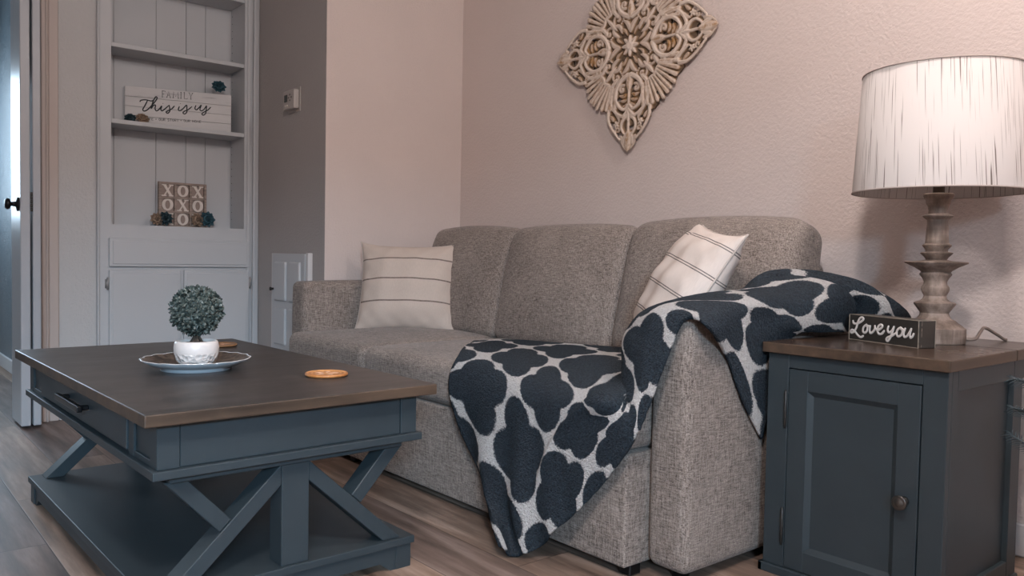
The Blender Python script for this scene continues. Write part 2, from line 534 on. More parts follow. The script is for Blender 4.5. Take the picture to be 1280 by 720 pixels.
# ------------------------------------------------------------------ sofa
SO = thing('sofa', 'gray tweed three-seat sofa against the wall under the carved medallion', 'sofa', (-2.24, 1.95, 0))
ox, oy = -2.24, 1.95
X0, X1 = -3.335, -1.178          # outer ends
AL, AR = -3.205, -1.302          # inner arm faces
def sb(name, lo, hi, r, bulge=(0, 0, 0), **kw):
    c = [(a + b) / 2 for a, b in zip(lo, hi)]; h = [(b - a) / 2 for a, b in zip(lo, hi)]
    c = (c[0] - ox, c[1] - oy, c[2])
    return soft_box(name, c, h, r, bulge, mat=M_sofa, parent=SO, **kw)
sb('arm', (X0, 1.53, .026), (AL, 2.40, .656), .026, (.004, .006, .006), noise=.002, seed=1)
sb('arm', (AR, 1.535, .026), (X1, 2.40, .656), .026, (.003, .006, .006), noise=.002, seed=2)
sb('front_base', (AL + .004, 1.463, .026), (AR - .004, 1.60, .306), .008, (0, .003, .002), noise=.001, seed=3)
sb('seat_deck', (AL + .002, 1.58, .10), (AR - .002, 2.38, .30), .02, (0, 0, 0), seed=4, n=6)
w3 = (AR - AL) / 3
for k in range(3):
    a = AL + k * w3
    sb('seat_cushion', (a + .003, 1.452, .309), (a + w3 - .003, 2.16, .448), .036, (.003, .006, .020), noise=.004, nf=11, seed=10 + k)
sb('back_frame', (X0 + .13, 2.29, .10), (X1 - .16, 2.425, .78), .03, (0, .004, .004), seed=6, n=8)
def back_shape(P, H):
    # lean, thicker belly low down, soft crown
    u = P / H
    P = P.copy()
    P[:, 2] += .010 * (1 - np.clip(np.abs(u[:, 0]), 0, 1) ** 2) * (u[:, 2] > .6)
    crown = np.clip((u[:, 2] - .4) / .6, 0, 1) ** 2
    P[:, 1] += crown * .02 * np.sign(-u[:, 1]) * 1.0 * (u[:, 1] < 0)
    return P
for k in range(3):
    a = AL + k * w3
    top = .885 + (.008, .006, .022)[k]
    wid = w3 / 2 + .002 - (.032 if k == 0 else 0)
    xc = a + w3 / 2 + (0, .0, .012)[k] + (.034 if k == 0 else 0)
    lo, hi = .425, top
    M = Matrix.Rotation(math.radians(-13.0), 4, 'X')
    soft_box('back_cushion', (xc - ox, 2.185 - oy, (lo + hi) / 2), (wid + (.012 if k == 2 else 0), .095, (hi - lo) / 2 / math.cos(math.radians(13)) - .004), (.036, .036, .058)[k],
             (.006, .034, .010), n=18, mat=M_sofa, parent=SO, noise=.005, nf=10, M=M, seed=20 + k, shape=back_shape)
for fx in (X0 + .06, AR + .06):
    for fy in (1.60, 2.34):
        bm = bmesh.new(); add_lathe(bm, [(0, 0), (.022, 0), (.028, .030), (0, .030)], 16, Matrix.Translation((fx - ox, fy - oy, 0)))
        obj('foot', bm, M_black, SO, True)
for fx in (-1.33, -2.7):
    bm = bmesh.new(); add_box(bm, (fx - .02 - ox, 1.49 - oy, 0), (fx + .02 - ox, 1.53 - oy, .030), .003, 1)
    obj('foot', bm, M_black, SO)

# ------------------------------------------------------------------ throw pillows
def pillow_mesh(w, h, T, ear=.010, n=36, seed=0, wr=.010):
    bm = bmesh.new()
    us = np.sin(np.linspace(-PI / 2, PI / 2, n + 1)) * .55 + np.linspace(-1, 1, n + 1) * .45
    r = np.random.default_rng(seed)
    def pt(u, v, s):
        e = (u * u) * (v * v)
        x = u * w / 2 * (1 - .06 * (1 - v * v) * u * u) + np.sign(u) * ear * e ** 3
        z = v * h / 2 * (1 - .07 * (1 - u * u) * v * v) + np.sign(v) * ear * e ** 3
        p = max(0, (1 - abs(u) ** 2.2) * (1 - abs(v) ** 2.2)) ** .52
        y = s * (T / 2 * p)
        # seam puckers radiating from the corners and the edges
        ed = max(abs(u), abs(v))
        wv = math.sin(17 * u + seed) * math.sin(15 * v + 2 * seed) * ed ** 4 * (1 - ed ** 8)
        wv2 = math.sin(5 * (u + v) + seed) * math.sin(6 * (u - v) + seed)
        y += s * (wv * wr * 1.0 + wv2 * wr * .7 * p)
        return (x, y, z)
    G = {}
    for s in (1, -1):
        for i, u in enumerate(us):
            for j, v in enumerate(us):
                edge = i in (0, n) or j in (0, n)
                key = (i, j, 0 if edge else s)
                if key not in G: G[key] = bm.verts.new(pt(u, v, s))
    for s in (1, -1):
        for i in range(n):
            for j in range(n):
                q = []
                for a, b in ((i, j), (i + 1, j), (i + 1, j + 1), (i, j + 1)):
                    edge = a in (0, n) or b in (0, n)
                    q.append(G[(a, b, 0 if edge else s)])
                if len(set(q)) == 4: bm.faces.new(q if s < 0 else q[::-1])
    rim = [pt(u, -1, 0) for u in us] + [pt(1, v, 0) for v in us[1:]] + [pt(u, 1, 0) for u in us[::-1][1:]] + [pt(-1, v, 0) for v in us[::-1][1:-1]]
    return bm, rim

def stripe_fabric(name, base, stripe, lines, gap, axis='Z'):
    t = NT(name)
    c = t.node('ShaderNodeTexCoord'); sx = t.node('ShaderNodeSeparateXYZ'); t.link(c.outputs['Object'], sx.inputs[0])
    z = sx.outputs[2]
    wob = t.math('MULTIPLY', t.math('SUBTRACT', t.noise(t.obj(), 9, 2), .5), .004)
    z = t.math('ADD', z, wob)
    hit = None
    for zl in lines:
        for dz in ((-gap, gap) if gap else (0,)):
            k = t.math('LESS_THAN', t.math('ABSOLUTE', t.math('SUBTRACT', z, zl + dz)), .0015 if gap else .0034)
            hit = k if hit is None else t.math('MAXIMUM', hit, k)
    th = t.noise(t.obj((500, 500, 60)), 1, 2)
    hit = t.math('MULTIPLY', hit, t.math('ADD', t.math('MULTIPLY', th, .8), .45))
    hit = t.math('MINIMUM', hit, 1.0)
    col = t.mix(th, tuple(x * .86 for x in base[:3]) + (1,), tuple(min(1, x * 1.1) for x in base[:3]) + (1,))
    t.base(t.mix(hit, col, stripe)); t.set(.92, 0, .1)
    t.bump(t.noise(t.obj((420, 420, 420)), 1, 2), .25, .002)
    return t.m
def make_pillow(label, loc, M, w, h, T, mat, seed, group):
    root = thing('throw_pillow', label, 'pillow', loc, 0, group)
    bm, rim = pillow_mesh(w, h, T, seed=seed)
    o = obj('cushion', bm, mat, root, True)
    bm = bmesh.new()
    rim3 = [Vector(p) for p in rim]
    add_tube(bm, rim3 + rim3[:1], .0032, 6)
    p = obj('piping', bm, M_piping, root, True)
    o.matrix_local = M; p.matrix_local = M
    return root
M_pilA = stripe_fabric('pillow_striped_linen', srgb(196, 182, 172), srgb(92, 80, 76), (.115, .022, -.075), .0016)
M_pilB = stripe_fabric('pillow_striped_cotton', srgb(226, 214, 206), srgb(66, 62, 64), (.155, .065, -.025, -.115), .0036)
def facing(yaw, lean, roll):
    """pillow local -y is its face; yaw turns it about z, lean tips the top back, roll turns it in its own plane"""
    return Matrix.Rotation(yaw, 4, 'Z') @ Matrix.Rotation(-lean, 4, 'X') @ Matrix.Rotation(roll, 4, 'Y')
make_pillow('striped beige throw pillow leaning by the left sofa arm, nearest the wall corner', (-3.02, 1.93, .633),
            facing(math.radians(47), math.radians(17), 0), .43, .40, .19, M_pilA, 1, 'striped throw pillows on the sofa')
make_pillow('tilted striped white throw pillow behind the blanket at the right sofa arm', (-1.545, 1.965, .695),
            facing(math.radians(-33), math.radians(30), math.radians(8)), .44, .41, .17, M_pilB, 3, 'striped throw pillows on the sofa')
# ------------------------------------------------------------------ plush blanket
BG=[[[-1.599,1.306,0.022],[-1.791,1.4,0.119],[-1.929,1.425,0.256],[-2.006,1.437,0.388],[-2.023,1.483,0.472],[-2.319,1.764,0.472]],[[-1.547,1.365,0.016],[-1.627,1.375,0.113],[-1.7,1.41,0.255],[-1.773,1.437,0.415],[-1.879,1.539,0.474],[-2.27,1.9,0.474]],[[-1.456,1.395,0.11],[-1.505,1.405,0.19],[-1.556,1.42,0.303],[-1.597,1.437,0.421],[-1.738,1.593,0.474],[-2.07,1.97,0.476]],[[-1.373,1.43,0.206],[-1.386,1.42,0.295],[-1.415,1.425,0.372],[-1.435,1.437,0.428],[-1.59,1.612,0.478],[-1.82,2.03,0.48]],[[-1.261,1.43,0.347],[-1.28,1.43,0.391],[-1.302,1.437,0.421],[-1.337,1.46,0.452],[-1.47,1.8,0.48],[-1.55,2.05,0.485]],[[-1.232,1.455,0.443],[-1.287,1.475,0.485],[-1.415,1.57,0.508],[-1.38,1.72,0.495],[-1.39,1.87,0.49],[-1.41,2.05,0.49]],[[-1.212,1.49,0.555],[-1.305,1.515,0.583],[-1.431,1.6,0.595],[-1.37,1.75,0.6],[-1.35,1.9,0.61],[-1.34,2.07,0.62]],[[-1.192,1.515,0.633],[-1.294,1.55,0.657],[-1.37,1.64,0.662],[-1.295,1.8,0.688],[-1.29,1.95,0.715],[-1.31,2.11,0.722]],[[-1.155,1.52,0.646],[-1.215,1.6,0.676],[-1.22,1.72,0.684],[-1.22,1.86,0.7],[-1.215,2.01,0.735],[-1.22,2.18,0.742]],[[-1.124,1.53,0.623],[-1.165,1.65,0.664],[-1.165,1.76,0.675],[-1.155,1.89,0.69],[-1.13,2.03,0.722],[-1.12,2.22,0.72]],[[-1.165,1.655,0.546],[-1.163,1.705,0.6],[-1.157,1.815,0.638],[-1.125,1.91,0.65],[-1.09,2.06,0.695],[-1.05,2.28,0.675]],[[-1.165,1.727,0.435],[-1.165,1.78,0.51],[-1.152,1.86,0.602],[-1.118,1.95,0.612],[-1.085,2.1,0.655],[-1.02,2.31,0.635]],[[-1.165,1.815,0.325],[-1.165,1.875,0.46],[-1.155,1.92,0.588],[-1.115,2.0,0.594],[-1.105,2.14,0.597],[-1.03,2.335,0.6]]]
BG = np.array(BG)
Uc = np.array([0, .17, .35, .53, .70, .85, .98, 1.08, 1.17, 1.24, 1.33, 1.41, 1.48])
Vc = np.array([0, .12, .26, .39, .55, .85])
def cr1(A, x, q):
    """cubic (Catmull-Rom, non-uniform) interpolation along axis 0"""
    m = np.zeros_like(A)
    d = (A[1:] - A[:-1]) / (x[1:] - x[:-1]).reshape(-1, *([1] * (A.ndim - 1)))
    m[1:-1] = (d[1:] + d[:-1]) / 2; m[0] = d[0]; m[-1] = d[-1]
    i = np.clip(np.searchsorted(x, q) - 1, 0, len(x) - 2)
    h = (x[i + 1] - x[i]); t = ((q - x[i]) / h)
    sh = (-1,) + (1,) * (A.ndim - 1)
    t = t.reshape(sh); h = h.reshape(sh)
    return ((2 * t ** 3 - 3 * t ** 2 + 1) * A[i] + (t ** 3 - 2 * t ** 2 + t) * h * m[i] + (-2 * t ** 3 + 3 * t ** 2) * A[i + 1] + (t ** 3 - t ** 2) * h * m[i + 1])
NU, NV = 300, 180
uq = np.linspace(0, 1.48, NU); vq = np.linspace(0, .85, NV)
D1 = cr1(BG, Uc, uq)                                   # NU x 6 x 3
D2 = cr1(np.swapaxes(D1, 0, 1).copy(), Vc, vq)         # NV x NU x 3
PB = np.swapaxes(D2, 0, 1)                             # NU x NV x 3
def grid_normals(P):
    du = np.gradient(P, axis=0); dv = np.gradient(P, axis=1)
    n = np.cross(du, dv); return n / (np.linalg.norm(n, axis=2, keepdims=True) + 1e-12)
NB = grid_normals(PB)
UU, VV = np.meshgrid(uq, vq, indexing='ij')
# folds: soft pleats in the part hanging over the seat front, rolls on the arm
hang = np.clip((.42 - VV) / .3, 0, 1) * np.clip((.75 - UU) / .3, 0, 1)
fold = np.zeros_like(UU)
fold += .017 * hang * np.sin((UU * 1.0 - VV * .30) * 44 + .6) * np.clip(1 - UU / .5, 0, 1)
_d = UU - (.36 + (VV - .22) * 1.3)
fold += .015 / (1 + np.exp(-_d / .007)) * np.exp(-np.maximum(_d, 0) / .16) * np.clip((VV - .10) / .1, 0, 1) * np.clip((.62 - VV) / .1, 0, 1)
fold += .006 * np.clip((UU - .9) / .2, 0, 1) * np.sin(VV * 26 + UU * 5) * np.clip(VV / .3, 0, 1)
fold += .020 * np.exp(-((VV - .60 - .1 * np.sin(UU * 6)) / .038) ** 2) * np.clip((UU - .95) / .15, 0, 1)
fold -= .026 * np.exp(-((VV - .515 - .1 * np.sin(UU * 6)) / .022) ** 2) * np.clip((UU - .95) / .15, 0, 1)
fold -= .004 * np.exp(-((UU - .70 - .25 * VV) / .022) ** 2) * np.clip(VV / .1, 0, 1) * np.clip((.75 - VV) / .1, 0, 1)
sgn = 1.0 if NB[40, 40, 1] < 0 else -1.0               # outward = towards the room
NB *= sgn
plush = vnoise(np.stack([UU * 1.0, VV, 0 * UU], 2).reshape(-1, 3) * 1.0, 230, 5).reshape(NU, NV)
plush += .8 * vnoise(np.stack([UU, VV, 0 * UU], 2).reshape(-1, 3), 420, 8).reshape(NU, NV)
PB = PB + NB * (fold + plush * .0007 + .004)[..., None]
PB[..., 2] = np.maximum(PB[..., 2], .012)
SX, SY, S0X, S0Y = .285, .305, .045, .06
ca, sa = math.cos(math.radians(0)), math.sin(math.radians(0))
px_ = (UU * ca - VV * sa) + S0X; py_ = (UU * sa + VV * ca) + S0Y
def quatrefoil(x, y):
    best = np.full_like(x, 9.)
    for ox_, oy_ in ((0, 0), (.5, .5)):
        fx = (np.mod(x / SX + ox_ + .5, 1) - .5) * SX; fy = (np.mod(y / SY + oy_ + .5, 1) - .5) * SY
        for cx, cy, r in ((.058, 0, .056), (-.058, 0, .056), (0, .0645, .0575), (0, -.0645, .0575), (0, 0, .084)):
            best = np.minimum(best, np.hypot(fx - cx, fy - cy) - r)
    return best
SD = quatrefoil(px_, py_)
bmv = PB.reshape(-1, 3)
me = bpy.data.meshes.new('throw_blanket')
idx = np.arange(NU * NV).reshape(NU, NV)
q = np.stack([idx[:-1, :-1], idx[1:, :-1], idx[1:, 1:], idx[:-1, 1:]], 2).reshape(-1, 4)
if sgn < 0: q = q[:, ::-1]
me.from_pydata(bmv.tolist(), [], q.tolist())
at = me.attributes.new('weave', 'FLOAT', 'POINT'); at.data.foreach_set('value', SD.reshape(-1).astype(np.float32))
t = NT('plush_trellis')
an = t.node('ShaderNodeAttribute'); an.attribute_name = 'weave'
v = t.obj()
n1 = t.noise(v, 260, 2, .6); n3 = t.ramp(t.noise(v, 190, 3, .7), [(.32, (0, 0, 0, 1)), (.68, (1, 1, 1, 1))]); n2 = t.noise(v, 90, 2)
s = t.math('ADD', an.outputs['Fac'], t.math('MULTIPLY', t.math('SUBTRACT', n1, .5), .016))
s = t.math('ADD', s, t.math('MULTIPLY', t.math('SUBTRACT', n2, .5), .006))
fac = t.ramp(t.math('ADD', t.math('MULTIPLY', s, 100), .5), [(.3, (0, 0, 0, 1)), (.7, (1, 1, 1, 1))])
navy = t.mix(n3, srgb(16, 26, 36), srgb(58, 72, 84)); white = t.mix(n3, srgb(222, 215, 212), srgb(252, 249, 247))
t.base(t.mix(fac, navy, white)); t.set(.95, 0, .08)
t.b.inputs['Sheen Weight'].default_value = .06; t.b.inputs['Sheen Roughness'].default_value = .5
t.bump(t.math('ADD', n3, t.math('MULTIPLY', fac, .5)), 1.0, .009)
bl = obj('throw_blanket', me, t.m, None, True)
md = bl.modifiers.new('thick', 'SOLIDIFY'); md.thickness = .008; md.offset = -1
tag(bl, 'navy and white plush trellis-pattern blanket draped over the right sofa arm and seat front', 'blanket')

# ------------------------------------------------------------------ coffee table
CT = thing('coffee_table', 'slate blue coffee table with dark wood top, crossed brace legs and bottom shelf', 'coffee table', (-2.266, .780, 0), math.radians(1.17))
HL, HW = .598, .308
edge_faces(obj('tabletop', box((-.635, -.343, .438), (.635, .343, .464), .003, 2), M_top, CT), M_edge)
bm = bmesh.new()
add_box(bm, (-HL + .006, -HW + .006, .343), (HL - .006, HW - .006, .438))
for sx in (-1, 1):
    for sy in (-1, 1):
        a, b = sorted((sx * HL, sx * (HL - .045))); c, d_ = sorted((sy * HW, sy * (HW - .045)))
        add_box(bm, (a, c, .343), (b, d_, .438), .0015, 1)
obj('apron', bm, M_blue, CT)
for sx in (-1, 1):
    a, b = sorted((sx * (HL - .006), sx * (HL - .003)))
    obj('end_panel', box((a, -HW + .0465, .344), (b, HW - .0465, .437), .001, 1), M_blue, CT)
obj('moulding', box((-HL - .011, -HW - .011, .325), (HL + .011, HW + .011, .343), .002, 2), M_blue, CT)
obj('lower_rail', box((-HL + .016, -HW + .030, .308), (HL - .016, HW - .030, .325), .002, 1), M_blue, CT)
for sy in (-1, 1):
    def yy(a, b): return sorted((sy * a, sy * b))
    c, d_ = yy(HW - .006, HW + .003)
    dr = obj('drawer', box((-.405, c, .350), (.405, d_, .432), .002, 2), M_blue, CT)
    bm = bmesh.new()
    c, d_ = yy(HW + .020, HW + .034)
    add_box(bm, (-.115, c, .386), (.115, d_, .402), .003, 2)
    c, d_ = yy(HW + .003, HW + .024)
    for xx in (-.095, .095): add_box(bm, (xx - .007, c, .388), (xx + .007, d_, .400), .002, 1)
    obj('handle', bm, M_black, dr)
    for sx in (-1, 1):
        c, d_ = yy(HW - .006, HW)
        a, b = sorted((sx * .412, sx * .448))
        obj('stile', box((a, c, .343), (b, d_, .438), .001, 1), M_blue, CT)
        a, b = sorted((sx * .456, sx * (HL - .052)))
        c, d_ = yy(HW - .006, HW - .001)
        for (za, zb) in ((.343, .356), (.425, .438)): obj('panel_rail', box((a - .008, c, za), (b + .008, d_, zb), .001, 1), M_blue, CT)
obj('base_shelf', box((-.583, -.318, .060), (.583, .318, .078), .002, 2), M_blue, CT)
# skirt with bracket feet at the corners
bm = bmesh.new()
def skirt_poly(h): return [(-h, 0), (-h, .060), (h, .060), (h, 0), (h - .055, 0), (h - .085, .022), (-h + .085, .022), (-h + .055, 0)]
for sy in (-1, 1):
    a, b = sorted((sy * .308, sy * .290)); add_prism(bm, skirt_poly(.573), a, b)
bm2 = bmesh.new()
for sx in (-1, 1):
    a, b = sorted((sx * .5735, sx * .555)); add_prism(bm2, skirt_poly(.3085), a, b)
bmesh.ops.rotate(bm2, cent=(0, 0, 0), matrix=Matrix.Rotation(-PI / 2, 3, 'Z'), verts=bm2.verts[:])
tmp = bpy.data.meshes.new('tmp'); bm2.to_mesh(tmp); bm2.free(); bm.from_mesh(tmp); bpy.data.meshes.remove(tmp)
obj('base_skirt', bm, M_blue, CT)
for sx in (-1, 1):
    for sy in (-1, 1):
        a, b = sorted((sx * .5765, sx * .532)); c, d_ = sorted((sy * .3115, sy * .268))
        obj('foot', box((a, c, 0), (b, d_, .060), .0015, 1), M_blue, CT)
def bar_yz(y0, z0, y1, z1, w, xa, xb, cut0=None, cut1=None):
    """slanted bar in the y-z plane, its ends cut level or plumb"""
    dy, dz = y1 - y0, z1 - z0; L = math.hypot(dy, dz)
    ny, nz = -dz / L, dy / L
    pts = []
    for (s, cy, cz, cut) in ((1, y0, z0, cut0), (1, y1, z1, cut1), (-1, y1, z1, cut1), (-1, y0, z0, cut0)):
        py, pz = cy + s * ny * w / 2, cz + s * nz * w / 2
        if cut == 'h':   k = (cz - pz) / dz; py += dy * k; pz = cz
        elif cut == 'v': k = (cy - py) / dy; pz += dz * k; py = cy
        pts.append((py, pz))
    bm = bmesh.new()
    a = [bm.verts.new((xa, p, q_)) for p, q_ in pts]; b = [bm.verts.new((xb, p, q_)) for p, q_ in pts]
    bm.faces.new(a); bm.faces.new(b[::-1])
    for i in range(4): bm.faces.new((a[i], b[i], b[(i + 1) % 4], a[(i + 1) % 4]))
    es = [e for e in bm.edges]
    bmesh.ops.bevel(bm, geom=es, offset=.0015, segments=1, affect='EDGES')
    return bm
for sx in (-1, 1):
    xa, xb = sorted((sx * .512, sx * .574))
    obj('post', box((xa - .0, -.033, .078), (xb, .033, .308), .0015, 1), M_blue, CT)
    for sy in (-1, 1):
        xa2, xb2 = sorted((sx * .516, sx * .572))
        obj('brace', bar_yz(sy * .033, .286, sy * .258, .078, .034, xa2, xb2, 'v', 'h'), M_blue, CT)
        obj('short_brace', bar_yz(sy * .262, .308, sy * (.158), .196, .034, xa2 + .002, xb2 - .002, 'h', None), M_blue, CT)

# ------------------------------------------------------------------ end table
ET = thing('end_table', 'slate blue end table cabinet with dark wood top beside the sofa', 'end table', (-.928, 2.0, 0))
ex, ey = -.928, 2.0
x = lambda v: v - ex
yv = lambda v: v - ey
bm = boxes([((x(-1.151), yv(1.786), .554), (x(-.703), yv(2.163), .580)), ((x(-1.151), yv(2.166), .554), (x(-.703), yv(2.405), .580))], .0025, 2)
edge_faces(obj('tabletop', bm, M_top2, ET), M_edge)
EX0, EX1, EY0, EY1 = x(-1.142), x(-.712), yv(1.802), yv(2.232)
def frame_front(lo, hi, w, yf, yb):  # stiles + rails
    return [((lo[0], yf, lo[1]), (lo[0] + w, yb, hi[1])), ((hi[0] - w, yf, lo[1]), (hi[0], yb, hi[1])),
            ((lo[0] + w, yf, hi[1] - w), (hi[0] - w, yb, hi[1])), ((lo[0] + w, yf, lo[1]), (hi[0] - w, yb, lo[1] + w))]
DL, DR_, DT, DB = x(-1.083), x(-.767), .517, .024
bm = boxes([((EX0, EY0, .022), (DL - .0025, EY0 + .02, .553)), ((DR_ + .0025, EY0, .022), (EX1, EY0 + .02, .553)),
            ((DL - .0025, EY0, DT + .0025), (DR_ + .0025, EY0 + .02, .553))], .0012, 1)
obj('face_frame', bm, M_blue, ET)
obj('carcass', boxes([((EX0 + .004, EY0 + .0205, .022), (EX1 - .012, EY1, .553))]), M_blue, ET)
dr = obj('door', boxes(frame_front((DL, DB), (DR_, DT), .050, EY0 - .001, EY0 + .018), .0012, 1), M_blue, ET)
obj('door_panel', box((DL + .05, EY0 + .009, DB + .05), (DR_ - .05, EY0 + .017, DT - .05)), M_blue, dr)
# sloped bead round the panel
bm = bmesh.new()
a0, a1, c0, c1 = DL + .05, DR_ - .05, DB + .05, DT - .05
o_ = [bm.verts.new((p, EY0 + .0005, q_)) for p, q_ in ((a0, c0), (a1, c0), (a1, c1), (a0, c1))]
i_ = [bm.verts.new((p, EY0 + .0092, q_)) for p, q_ in ((a0 + .012, c0 + .012), (a1 - .012, c0 + .012), (a1 - .012, c1 - .012), (a0 + .012, c1 - .012))]
for k in range(4): bm.faces.new((o_[k], o_[(k + 1) % 4], i_[(k + 1) % 4], i_[k]))
obj('panel_bead', bm, M_blue, dr)
bm = bmesh.new()
add_lathe(bm, [(0, 0), (.011, 0), (.009, .004), (.006, .008), (.006, .014), (.014, .018), (.0165, .022), (.0165, .025), (.0145, .027), (.012, .0262),
               (.009, .0275), (.006, .0295), (0, .0305)], 28, Matrix.Translation((x(-.795), EY0 - .001, .259)) @ R90)
obj('knob', bm, M_pewter, dr, True)
for z0 in (.369, .077):
    bm = bmesh.new()
    add_lathe(bm, [(0, 0), (.0025, .001), (.0025, .006), (.0042, .008), (.0042, .088), (.0025, .090), (.0025, .095), (0, .096)], 12, Matrix.Translation((DL - .006, EY0 - .004, z0)))
    for k in range(1, 4): add_lathe(bm, [(.0046, 0), (.0046, .0012), (.003, .0013), (.003, 0)], 12, Matrix.Translation((DL - .006, EY0 - .004, z0 + .008 + k * .02)))
    obj('hinge', bm, M_hinge, dr, True)
obj('base_moulding', boxes([((EX0 - .008, EY0 - .010, 0), (EX1 + .006, EY0 + .004, .022)), ((EX1 - .004, EY0 - .010, 0), (EX1 + .006, EY1 + .006, .022)),
                           ((EX0 - .008, EY0 - .010, 0), (EX0 + .004, EY1 + .006, .022))], .002, 1), M_blue, ET)
# side: stile, rails and a set-back panel, square post at the rear
bm = bmesh.new()
add_box(bm, (EX1 - .012, EY0 + .0202, .022), (EX1, EY0 + .050, .553), .001, 1)
add_box(bm, (EX1 - .012, EY0 + .050, .508), (EX1, EY1 - .055, .553), .001, 1)
add_box(bm, (EX1 - .012, EY0 + .050, .022), (EX1, EY1 - .055, .062), .001, 1)
obj('side_frame', bm, M_blue, ET)
obj('leg', box((EX1 - .045, EY1 - .055, .0221), (EX1 + .0005, EY1 + .002, .553), .0012, 1), M_blue, ET)
obj('rear_apron', box((EX0 + .01, EY1 + .0022, .505), (EX1 - .004, yv(2.395), .5535)), M_blue, ET)

# ------------------------------------------------------------------ table lamp
LX, LY = -.905, 2.183
LA = thing('table_lamp', 'turned wood table lamp with a white streaked drum shade on the end table', 'lamp', (LX, LY, .5803))
def zc(cy): return (690 - cy) / 3.427 * .00207
def rr(p): return p * .00186
prof = [(0, 0), (rr(39), 0), (rr(40), .003), (rr(40), zc(628)), (rr(37), zc(622)), (rr(35.5), zc(617)), (rr(30), zc(606)), (rr(28), zc(599)), (rr(22), zc(590)), (rr(19), zc(577)),
        (rr(18), zc(565)), (rr(20), zc(556)), (rr(22), zc(547)), (rr(26), zc(530)), (rr(26.5), zc(523)), (rr(24), zc(518)), (rr(19), zc(514)), (rr(15.5), zc(505)), (rr(14), zc(492)), (rr(16.5), zc(478)),
        (rr(18), zc(464)), (rr(17.5), zc(454)), (rr(15), zc(444)), (rr(14.5), zc(432)), (rr(17), zc(416)), (rr(20), zc(404)), (rr(20.5), zc(398)), (rr(18.5), zc(391)), (rr(20), zc(386)),
        (rr(27), zc(372)), (rr(39.5), zc(353)), (rr(40.2), zc(349)), (rr(38), zc(346)), (rr(20), zc(343)), (rr(13), zc(338)), (rr(15), zc(328)), (rr(20), zc(313)), (rr(20.6), zc(309)), (rr(19), zc(306)),
        (rr(14), zc(303)), (rr(14.5), zc(293)), (rr(18), zc(281)), (rr(18.6), zc(276)), (rr(17), zc(272)), (rr(15), zc(268)), (rr(14.6), zc(255)), (rr(13.2), zc(180)), (rr(13.6), zc(168)), (rr(17), zc(160)), (rr(19.2), zc(154)),
        (rr(19.2), zc(150)), (rr(16), zc(147)), (rr(12.5), zc(142)), (rr(12), zc(128)), (rr(13.5), zc(108)), (rr(15.5), zc(98)), (rr(16.2), zc(84)), (rr(18), zc(76)), (rr(19.3), zc(66)), (rr(19.3), zc(60)), (rr(17), zc(56)), (0, zc(55))]
bm = add_lathe(bmesh.new(), prof, 48)
t = NT('weathered_turned_wood')
f1 = t.noise(t.obj((40, 40, 5)), 1, 5, .65); f2 = t.noise(t.obj((6, 6, 30)), 1, 4)
f = t.math('ADD', t.math('MULTIPLY', f1, .55), t.math('MULTIPLY', f2, .45))
t.base(t.ramp(f, [(.32, srgb(74, 63, 56)), (.5, srgb(130, 115, 105)), (.68, srgb(184, 168, 158))])); t.set(.6, 0, .3)
t.bump(f1, .2, .002)
o = obj('lamp_base', bm, t.m, LA); smooth_by_angle(o, 40)
bm = bmesh.new(); add_lathe(bm, [(0, zc(56)), (.0142, zc(56)), (.0142, zc(8)), (.018, zc(4)), (.018, zc(-30)), (0, zc(-31))], 20)
obj('socket', bm, plain('aged_bronze', srgb(92, 82, 74), .45, .4), LA, True)
SZ0, SZ1, SR0, SR1 = .965 - .58, 1.268 - .58, .207, .190
bm = bmesh.new(); add_lathe(bm, [(SR0, SZ0), (SR1, SZ1), (SR1 - .003, SZ1), (SR0 - .003, SZ0), (SR0, SZ0)], 72)
t = NT('streaked_shade_linen')
c = t.node('ShaderNodeTexCoord'); sx = t.node('ShaderNodeSeparateXYZ'); t.link(c.outputs['Object'], sx.inputs[0])
ang = t.math('ARCTAN2', sx.outputs[1], sx.outputs[0])
def streak(fa, fz, th, sd, slant):
    cm = t.node('ShaderNodeCombineXYZ')
    aa = t.math('ADD', ang, t.math('MULTIPLY', sx.outputs[2], slant))
    t.link(t.math('ADD', t.math('MULTIPLY', aa, fa), sd), cm.inputs[0]); t.link(t.math('MULTIPLY', sx.outputs[2], fz), cm.inputs[1])
    cm.inputs[2].default_value = sd
    n = t.noise(cm.outputs[0], 1.0, 1, .5)
    return t.ramp(n, [(th, (0, 0, 0, 1)), (th + .05, (1, 1, 1, 1))])
s1 = streak(62, 3.6, .655, 3.1, .25); s2 = streak(90, 5, .67, 9.7, .25)
st = t.math('MAXIMUM', s1, t.math('MULTIPLY', s2, .8))
fine = t.noise(t.obj((300, 300, 30)), 1, 2)
st = t.math('MULTIPLY', st, t.math('ADD', .6, t.math('MULTIPLY', fine, .6)))
st = t.math('MINIMUM', st, .85)
t.base(t.mix(st, srgb(214, 208, 205), srgb(84, 70, 62))); t.set(.9, 0, .1)
t.b.inputs['Subsurface Weight'].default_value = 0
t.bump(fine, .12, .001)
sh = obj('lamp_shade', bm, t.m, LA, True)
M_rim = plain('shade_trim', srgb(176, 164, 158), .8)
for zz, r_ in ((SZ0, SR0), (SZ1, SR1)):
    bm = bmesh.new()
    add_tube(bm, [(r_ * math.cos(k * PI / 36), r_ * math.sin(k * PI / 36), zz) for k in range(73)], .0022, 6)
    obj('rim', bm, M_rim, sh, True)
bm = bmesh.new()
for k in range(3):
    a = k * 2 * PI / 3 + .4
    add_tube(bm, [(0, 0, SZ1 - .02), (SR1 * .6 * math.cos(a), SR1 * .6 * math.sin(a), SZ1 - .012), ((SR1 - .002) * math.cos(a), (SR1 - .002) * math.sin(a), SZ1 - .004)], .0018, 6)
